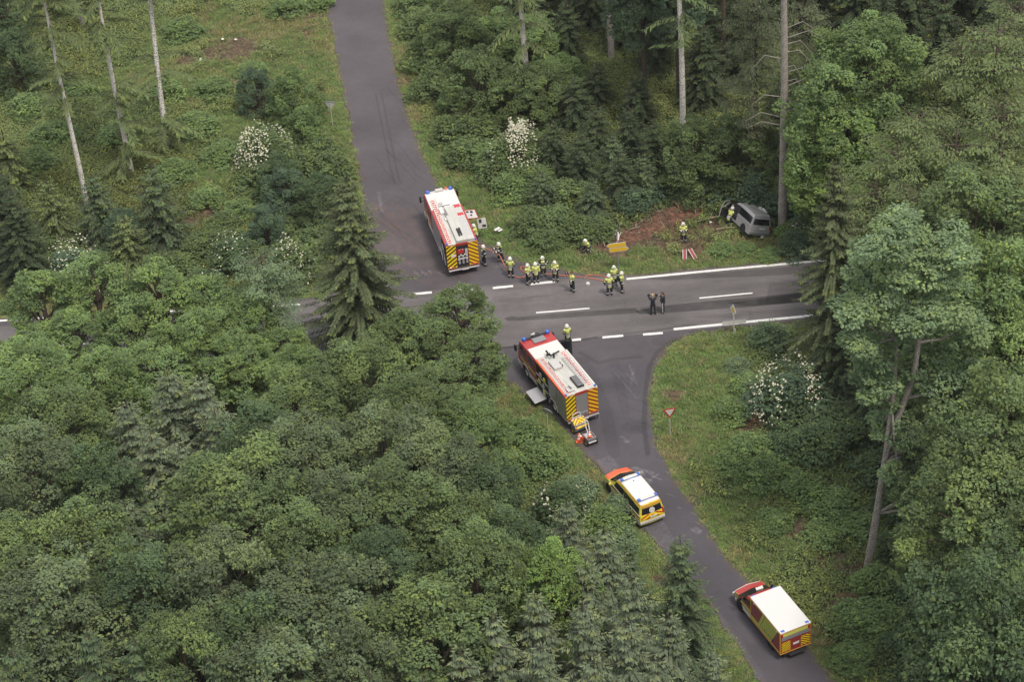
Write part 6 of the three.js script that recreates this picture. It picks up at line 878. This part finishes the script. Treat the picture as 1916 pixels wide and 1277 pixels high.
for (const [x, y, turn, pose, look, head, label, o = {}] of [
  [892, 457, -100, 'reach', 'full', 'helmet', 'firefighter with dark helmet mask reaching into the verge side of the upper fire engine'],
  [906.5, 497, 110, 'stand', 'coat', 'helmet', 'firefighter in dark coat with white bands standing at the upper fire engine tail corner'],
  [938, 491, -75, 'pull', 'coat', 'helmet', 'striped firefighter pulling the orange hose with both arms towards the upper fire engine'],
  [956.5, 520, 160, 'hold', 'vest', 'helmet', 'firefighter on the bare corner where the orange hose reaches the road'],
  [989, 532, 50, 'hold', 'vest', 'helmet', 'firefighter beside the hose loop, looking along the hose'],
  [1004, 530, 180, 'stand', 'full', 'helmet', 'firefighter in plain yellow jacket seen from behind, in front of a colleague'],
  [1017, 518, 10, 'hips', 'coat', 'helmet', 'firefighter with hands on hips half hidden behind the plain yellow jacket'],
  [1040, 527, -20, 'fold', 'vest', 'helmet', 'firefighter with folded arms at the end of the worn white dash'],
  [1071.6, 546, -60, 'raise', 'vest', 'hair', 'bareheaded brown haired firefighter with one hand raised to the head'],
  [1141, 553, 185, 'wide', 'vest', 'helmet', 'broad firefighter seen from behind at the end of the hose on the road'],
  [1150, 536, 20, 'stand', 'vest', 'helmet', 'firefighter half hidden behind the broad one below the yellow direction sign'],
  [1164, 547, 80, 'stand', 'vest', 'helmet', 'firefighter carrying a dark breathing pack at the start of the solid edge line', { pack: true }],
  [1101, 470, -40, 'crouch', 'vest', 'helmet', 'firefighter crouching in the broken bushes west of the yellow direction sign'],
  [1279, 453, 0, 'fold', 'vest', 'helmet', 'firefighter facing the road on the torn earth above the red and white boards'],
  [1364, 419, 135, 'leanIn', 'vest', 'helmet', 'firefighter bending into the open front door of the wrecked van'],
  [1063, 647, 200, 'hold', 'vest', 'helmet', 'firefighter standing at the open dark crew door of the lower fire engine'],
  [1222, 589, 175, 'handsHead', 'police', 'fair', 'fair haired person in dark uniform with both hands raised to the head'],
  [1241, 585, -110, 'chin', 'police', 'hair', 'dark haired person in dark uniform with pale striped trousers, hand at chin'],
]) { const g = on(x, y), d = roadDist(g.x, g.z); person({ at: g, turn: turn * D, pose, look, head, label, y: d < 0 ? 0 : groundY(g.x, g.z), s: 1.03, headTurn: ((x * 7) % 5 - 2) * 0.12, ...o }); }

// ------------------------------------------------------------------ hoses, signs, carts, debris
const onRoad = (x, y, h = 0.035) => { const g = G(x, y); return V(g.x, (roadDist(g.x, g.z) < 0 ? 0 : groundY(g.x, g.z)) + h, g.z); };
const hoseM = mat(0.5, 0.15, 0.08, 0.6);
{
  const t = thing('fire_hose', 'orange fire hose running from the upper fire engine tail along the line of firefighters', 'hose', V());
  part(t, 'hose', tube([G(894, 458, 1.35), G(910, 465, 1.15), G(927, 474, 1.0), G(936, 480, 0.95), G(944, 497, 0.6), onRoad(952, 510), onRoad(962, 517), onRoad(972, 520.5), onRoad(981, 519), onRoad(984, 513), onRoad(979, 508), onRoad(974, 504), onRoad(976, 500), onRoad(984, 501), onRoad(1000, 508), onRoad(1020, 513), onRoad(1040, 515), onRoad(1070, 518), onRoad(1100, 521), onRoad(1128, 526), onRoad(1136, 528)], 0.036, 130), hoseM);
  part(t, 'nozzle', cyl(0.05, 0.08, 0.3).rotateZ(1.57).translate(...onRoad(1139, 528, 0.06).toArray()), M.steel);
  const t2 = thing('fire_hose', 'shorter orange hose bending round with a free end beside the white helmet', 'hose', V());
  part(t2, 'hose', tube([onRoad(1094, 521), onRoad(1098, 517), onRoad(1106, 515.5), onRoad(1118, 516), onRoad(1130, 518), onRoad(1140, 521)], 0.036, 50), hoseM); part(t2, 'coupling', cyl(0.07, 0.07, 0.12).rotateX(1.2).translate(...onRoad(1094, 521.5, 0.07).toArray()), M.steel);
}
{ const p = onRoad(1100, 533, 0.0), t = thing('lost_helmet', 'white helmet lying on the main road south of the hose end', 'helmet', p), hm = new THREE.LatheGeometry([[0.17, 0], [0.165, 0.02], [0.135, 0.03], [0.125, 0.09], [0.08, 0.15], [0.001, 0.165]].map(([a, b]) => new THREE.Vector2(a, b)), 20); part(t, 'shell', hm.rotateX(0.5).translate(0, 0.08, 0), M.white); part(t, 'visor', box(0.2, 0.06, 0.02, 0.0, 0.1, 0.13, 0.008), M.dark); }
const pole = (t, h, r = 0.035, m = M.lgrey) => part(t, 'pole', cyl(r, r, h, 10).translate(0, h / 2, 0), m);
const foot = (x, y) => { const g = G(x, y); return V(g.x, groundY(g.x, g.z), g.z); };
{ // yellow direction sign: two arrow boards
  const t = thing('direction_sign', 'yellow road direction sign with two arrow boards on a grey post', 'road sign', foot(1157, 505), 0.08);
  part(t, 'post', cyl(0.055, 0.06, 3.7, 12).translate(0, 1.85, 0), M.steel);
  const arrow = (w, hh, dir) => { const s = new THREE.Shape(), a = w / 2; s.moveTo(-a * dir, -hh / 2); s.lineTo((a - 0.2) * dir, -hh / 2); s.lineTo(a * dir, 0); s.lineTo((a - 0.2) * dir, hh / 2); s.lineTo(-a * dir, hh / 2); s.closePath(); return s; };
  for (const [dir, y, x] of [[-1, 2.42, -0.1], [1, 2.0, 0.12]]) {
    const b = part(t, 'arrow_board', new THREE.ExtrudeGeometry(arrow(1.5, 0.4, dir), { depth: 0.03, bevelEnabled: false }), M.lgrey); b.position.set(x, y, 0.065); part(b, 'yellow_face', new THREE.ExtrudeGeometry(arrow(1.42, 0.33, dir), { depth: 0.008, bevelEnabled: false }).translate(0, 0, 0.03), M.signy ??= mat(0.78, 0.5, 0.03, 0.45));
  }
}
const triS = (r, rr) => { const s = new THREE.Shape(); for (let i = 0; i < 3; i++) { const a = -Math.PI / 2 + i * 2.0944; s[i ? 'lineTo' : 'moveTo'](r * Math.cos(a), r * Math.sin(a)); } s.closePath(); void rr; return s; };
{ const t = thing('give_way_sign', 'red edged give way triangle on a pole beside the south road', 'road sign', foot(1254, 815), 0.15); pole(t, 2.35); const b = part(t, 'red_triangle', new THREE.ExtrudeGeometry(triS(0.56), { depth: 0.02, bevelEnabled: false }), M.redlamp); b.position.set(0, 2.2, 0.035); part(b, 'white_triangle', new THREE.ExtrudeGeometry(triS(0.38), { depth: 0.006, bevelEnabled: false }).translate(0, 0, 0.02), M.white); }
{ const t = thing('road_sign', 'grey backed triangular sign on a pole beside the north road', 'road sign', foot(623, 236), 3.0); pole(t, 2.3); const b = part(t, 'sign_back', new THREE.ExtrudeGeometry(triS(0.52), { depth: 0.02, bevelEnabled: false }), M.lgrey); b.position.set(0, 2.15, 0.035); part(t, 'top_bar', box(0.84, 0.05, 0.05, 0, 2.42, 0.01), M.steel); }
{ const t = thing('road_sign', 'grey backed round sign on a thin pole beside the lower fire engine', 'road sign', foot(1026, 812), 2.6); pole(t, 2.15, 0.028); const b = part(t, 'sign_back', cyl(0.4, 0.4, 0.02, 28).rotateX(1.57 - 0.45), M.lgrey); b.position.set(0, 2.0, 0.06); }
{ // priority diamond, seen edge on, with a pale arrow board
  const t = thing('priority_sign', 'yellow diamond priority sign with pale arrow board on the south side of the main road', 'road sign', foot(1373, 623), -1.15); pole(t, 2.3, 0.035, M.plate);
  const s = new THREE.Shape(); s.moveTo(0, -0.52); s.lineTo(0.42, 0); s.lineTo(0, 0.52); s.lineTo(-0.42, 0); s.closePath(); const d = part(t, 'diamond', new THREE.ExtrudeGeometry(s, { depth: 0.02, bevelEnabled: false }), M.plate); d.position.set(0, 2.15, 0.04); const s2 = new THREE.Shape(); s2.moveTo(0, -0.3); s2.lineTo(0.24, 0); s2.lineTo(0, 0.3); s2.lineTo(-0.24, 0); s2.closePath(); part(d, 'yellow_field', new THREE.ExtrudeGeometry(s2, { depth: 0.006, bevelEnabled: false }).translate(0, 0, 0.02), M.signy);
  const b = part(t, 'arrow_board', box(1.75, 0.32, 0.03, 0, 0, 0, 0.005), M.plate); b.position.set(0.0, 1.05, -0.02); b.rotation.y = 1.2; part(b, 'board_edge', [box(1.75, 0.02, 0.035, 0, 0.16, 0, 0), box(1.75, 0.02, 0.035, 0, -0.16, 0, 0)], M.grey);
  part(t, 'small_plate', box(0.12, 0.34, 0.02, 0.22, 0.4, 0.02, 0.005), M.plate); part(t, 'red_reflector', cyl(0.05, 0.05, 0.02, 10).rotateX(1.57).translate(0, 1.5, 0.05), M.ambery);
}
{ // two red and white boards on the grass
  for (const [x, y, a, label] of [[1281, 481, -0.1, 'red and white board lying on the grass, the western of two'], [1296, 478, 0.35, 'red and white board lying aslant on the grass, the eastern of two']]) {
    const g = foot(x, y), t = thing('warning_board', label, 'barrier board', g.setY(g.y + 0.22), a); t.rotation.order = 'YXZ'; t.rotation.x = 0.35;
    part(t, 'red_board', box(0.22, 0.05, 1.05, 0, 0, 0, 0.015), M.brick ??= mat(0.3, 0.05, 0.045, 0.6)); part(t, 'white_edge', [box(0.06, 0.045, 1.05, -0.14, 0, 0, 0.01), box(0.05, 0.045, 1.05, 0.135, 0, 0, 0.01)], M.lgrey); part(t, 'foot_bar', box(0.5, 0.06, 0.1, 0, -0.08, 0.3, 0.01), M.dark);
  }
}
{ // trolley behind the lower fire engine with yellow chevrons
  const g = G(1084, 806), t = thing('hose_trolley', 'small trolley with yellow chevron lid at the tail of the lower fire engine', 'trolley', V(g.x, 0, g.z), 0.45);
  part(t, 'trolley_box', box(0.95, 0.5, 0.6, 0, 0.5, 0, 0.03), M.grey); const l = part(t, 'chevron_lid', box(0.92, 0.03, 0.72, 0, 0, 0, 0), decal(canvasTex(96, 72, (x, w, h) => { x.fillStyle = '#efc91c'; x.fillRect(0, 0, w, h); x.strokeStyle = '#7c1c14'; x.lineWidth = 6; for (let i = 0; i < 4; i++) { x.beginPath(); x.moveTo(0, h - i * 26); x.lineTo(w / 2, h * 0.42 - i * 26); x.lineTo(w, h - i * 26); x.stroke(); } }))); l.position.set(0, 0.78, 0.12); l.rotation.x = 0.75;
  part(t, 'handle_frame', [tube([V(-0.3, 0.8, -0.3), V(-0.3, 1.25, -0.35), V(0, 1.32, -0.36), V(0.3, 1.25, -0.35), V(0.3, 0.8, -0.3)], 0.025, 20), box(0.75, 0.05, 0.05, 0, 1.0, -0.32), box(0.95, 0.1, 0.1, 0, 0.85, -0.28)], M.plate);
  for (const s of [-1, 1]) wheel(t, s * 0.52, 0.26, 0.05, 0.26, 0.12, M.ambery); part(t, 'drawbar', rod(V(0.3, 0.4, -0.1), V(1.1, 0.55, -0.5), 0.035), M.dark); part(t, 'cable', tube([V(0.7, 0.9, -0.4), V(1.1, 1.0, -0.5), V(1.5, 0.9, -0.5), V(1.7, 0.5, -0.4), V(1.65, 0.2, -0.3)], 0.035, 24), M.black);
}
{ // hand cart with traffic cones
  const g = G(1103, 828), t = thing('hand_cart', 'grey hand cart with loop handle and yellow wheels behind the trolley', 'hand cart', V(g.x, 0, g.z), 0.4);
  part(t, 'cart_bed', box(0.6, 0.08, 1.0, 0, 0.42, 0, 0.02).rotateX(0.12), M.silver); part(t, 'cart_side', [box(0.04, 0.28, 0.95, 0.3, 0.55, 0, 0.01), box(0.04, 0.2, 0.95, -0.3, 0.5, 0, 0.01), box(0.6, 0.3, 0.04, 0, 0.56, 0.46, 0.01)], M.steel);
  part(t, 'loop_handle', tube([V(0.12, 0.5, -0.45), V(0.1, 1.0, -0.75), V(0.14, 1.25, -0.85), V(0.3, 1.22, -0.82), V(0.32, 0.95, -0.7), V(0.28, 0.5, -0.45)], 0.035, 30), M.plate);
  for (const s of [-1, 1]) wheel(t, s * 0.38, 0.24, 0.25, 0.24, 0.12, M.ambery);
  const cone = (p, label, lie) => { const c = thing('traffic_cone', label, 'traffic cone', p, 0, 'orange traffic cones'); part(c, 'base', box(0.44, 0.05, 0.44, 0, 0.025, 0, 0.02), M.orange); part(c, 'cone', new THREE.LatheGeometry([[0.16, 0.05], [0.03, 0.68], [0.001, 0.7]].map(([a, b]) => new THREE.Vector2(a, b)), 16), M.orange); part(c, 'white_band', [[0.22, 0.36], [0.46, 0.56]].map(([a, b]) => new THREE.LatheGeometry([[0.166 - (a - 0.05) * 0.206, a], [0.166 - (b - 0.05) * 0.206, b]].map(([q, w]) => new THREE.Vector2(q, w)), 16)), M.plate); if (lie) c.rotation.set(...lie); return c; };
  const at = (x, y, z) => t.localToWorld(V(x, y, z)); t.updateMatrixWorld(true);
  cone(V(...G(1083, 826).toArray()), 'traffic cone standing upright in front of the hand cart');
  cone(at(-0.08, 0.55, 0.3), 'traffic cone lying lengthwise on the hand cart', [-1.2, 0.35, 0]);
  cone(V(...G(1090, 829).toArray()).setY(0.25), 'traffic cone tipped over against the hand cart side', [-1.0, -0.9, 0.5]);
}
{ // logs, torn branches and scraps
  const log = (a, b, r, label, m) => { const t = thing('fallen_branch', label, 'branch', V()); const p = foot(...a), q = foot(...b); p.y += r + 0.2; q.y += r + 0.2; const mid = p.clone().lerp(q, 0.5); mid.y += 0.06; mid.x += 0.1; part(t, 'stick', tube([p, mid, q], r, 16, 8), m); const d = q.clone().sub(p); part(t, 'twig', [rod(mid, mid.clone().add(V(0.25, 0.25, -0.3)), r * 0.4), rod(p.clone().lerp(q, 0.7), p.clone().lerp(q, 0.8).add(V(-0.2, 0.2, 0.25)), r * 0.35)], m); void d; };
  const peel = mat(0.34, 0.27, 0.18, 0.8);
  log([437, 161], [474, 148], 0.1, 'fallen log beside the bluish tree in the clearing', BM.tan); log([1300, 410], [1350, 402], 0.045, 'pale broken branch pointing at the open door of the wrecked van', peel); log([1340, 428], [1388, 424], 0.05, 'peeled branch under the side of the wrecked van', peel); log([1440, 437], [1480, 424], 0.05, 'thin branch at the tail of the wrecked van', peel); log([1153, 452], [1156, 430], 0.07, 'snapped pale stem upright behind the yellow direction sign', BM.pale); log([1118, 440], [1132, 458], 0.04, 'torn branch in the broken bushes beside the crouching firefighter', peel);
  const scrap = (x, y, s, label, m, seed) => { const r = rng(seed), g = foot(x, y), t = thing('scrap', label, 'debris', g.setY(g.y + 0.25), r() * 6), gs = []; for (let i = 0; i < 3; i++) gs.push(box(s * (0.5 + r()), 0.03, s * (0.3 + 0.5 * r()), (r() - 0.5) * s, 0.02 + i * 0.03, (r() - 0.5) * s, 0.01).rotateX((r() - 0.5) * 0.7)); part(t, 'shard', gs, m); };
  scrap(934, 436, 0.4, 'crumpled white sheet on the grass beside the upper fire engine', M.white, 1); scrap(1292, 371, 0.2, 'small white scrap at the upper end of the torn earth', M.plate, 2); scrap(1305, 378, 0.22, 'pale scrap beside the upper end of the torn earth', M.plate, 3); scrap(1329, 414, 0.16, 'tiny white scrap between the torn earth and the wrecked van', M.plate, 4); scrap(1425, 445, 0.3, 'white bumper piece at the tail of the wrecked van', M.plate, 5); scrap(1500, 420, 0.25, 'white scrap beside the foot of the tall bare trunk', M.plate, 6); scrap(417, 75, 0.25, 'white scrap on the bare patch at the upper clearing', M.plate, 7); scrap(442, 75, 0.2, 'second white scrap on the bare patch, nearer the north road', M.plate, 8); scrap(376, 117, 0.2, 'white scrap on the grey litter patch of the clearing', M.plate, 9);
}
renderer.render(scene, camera);
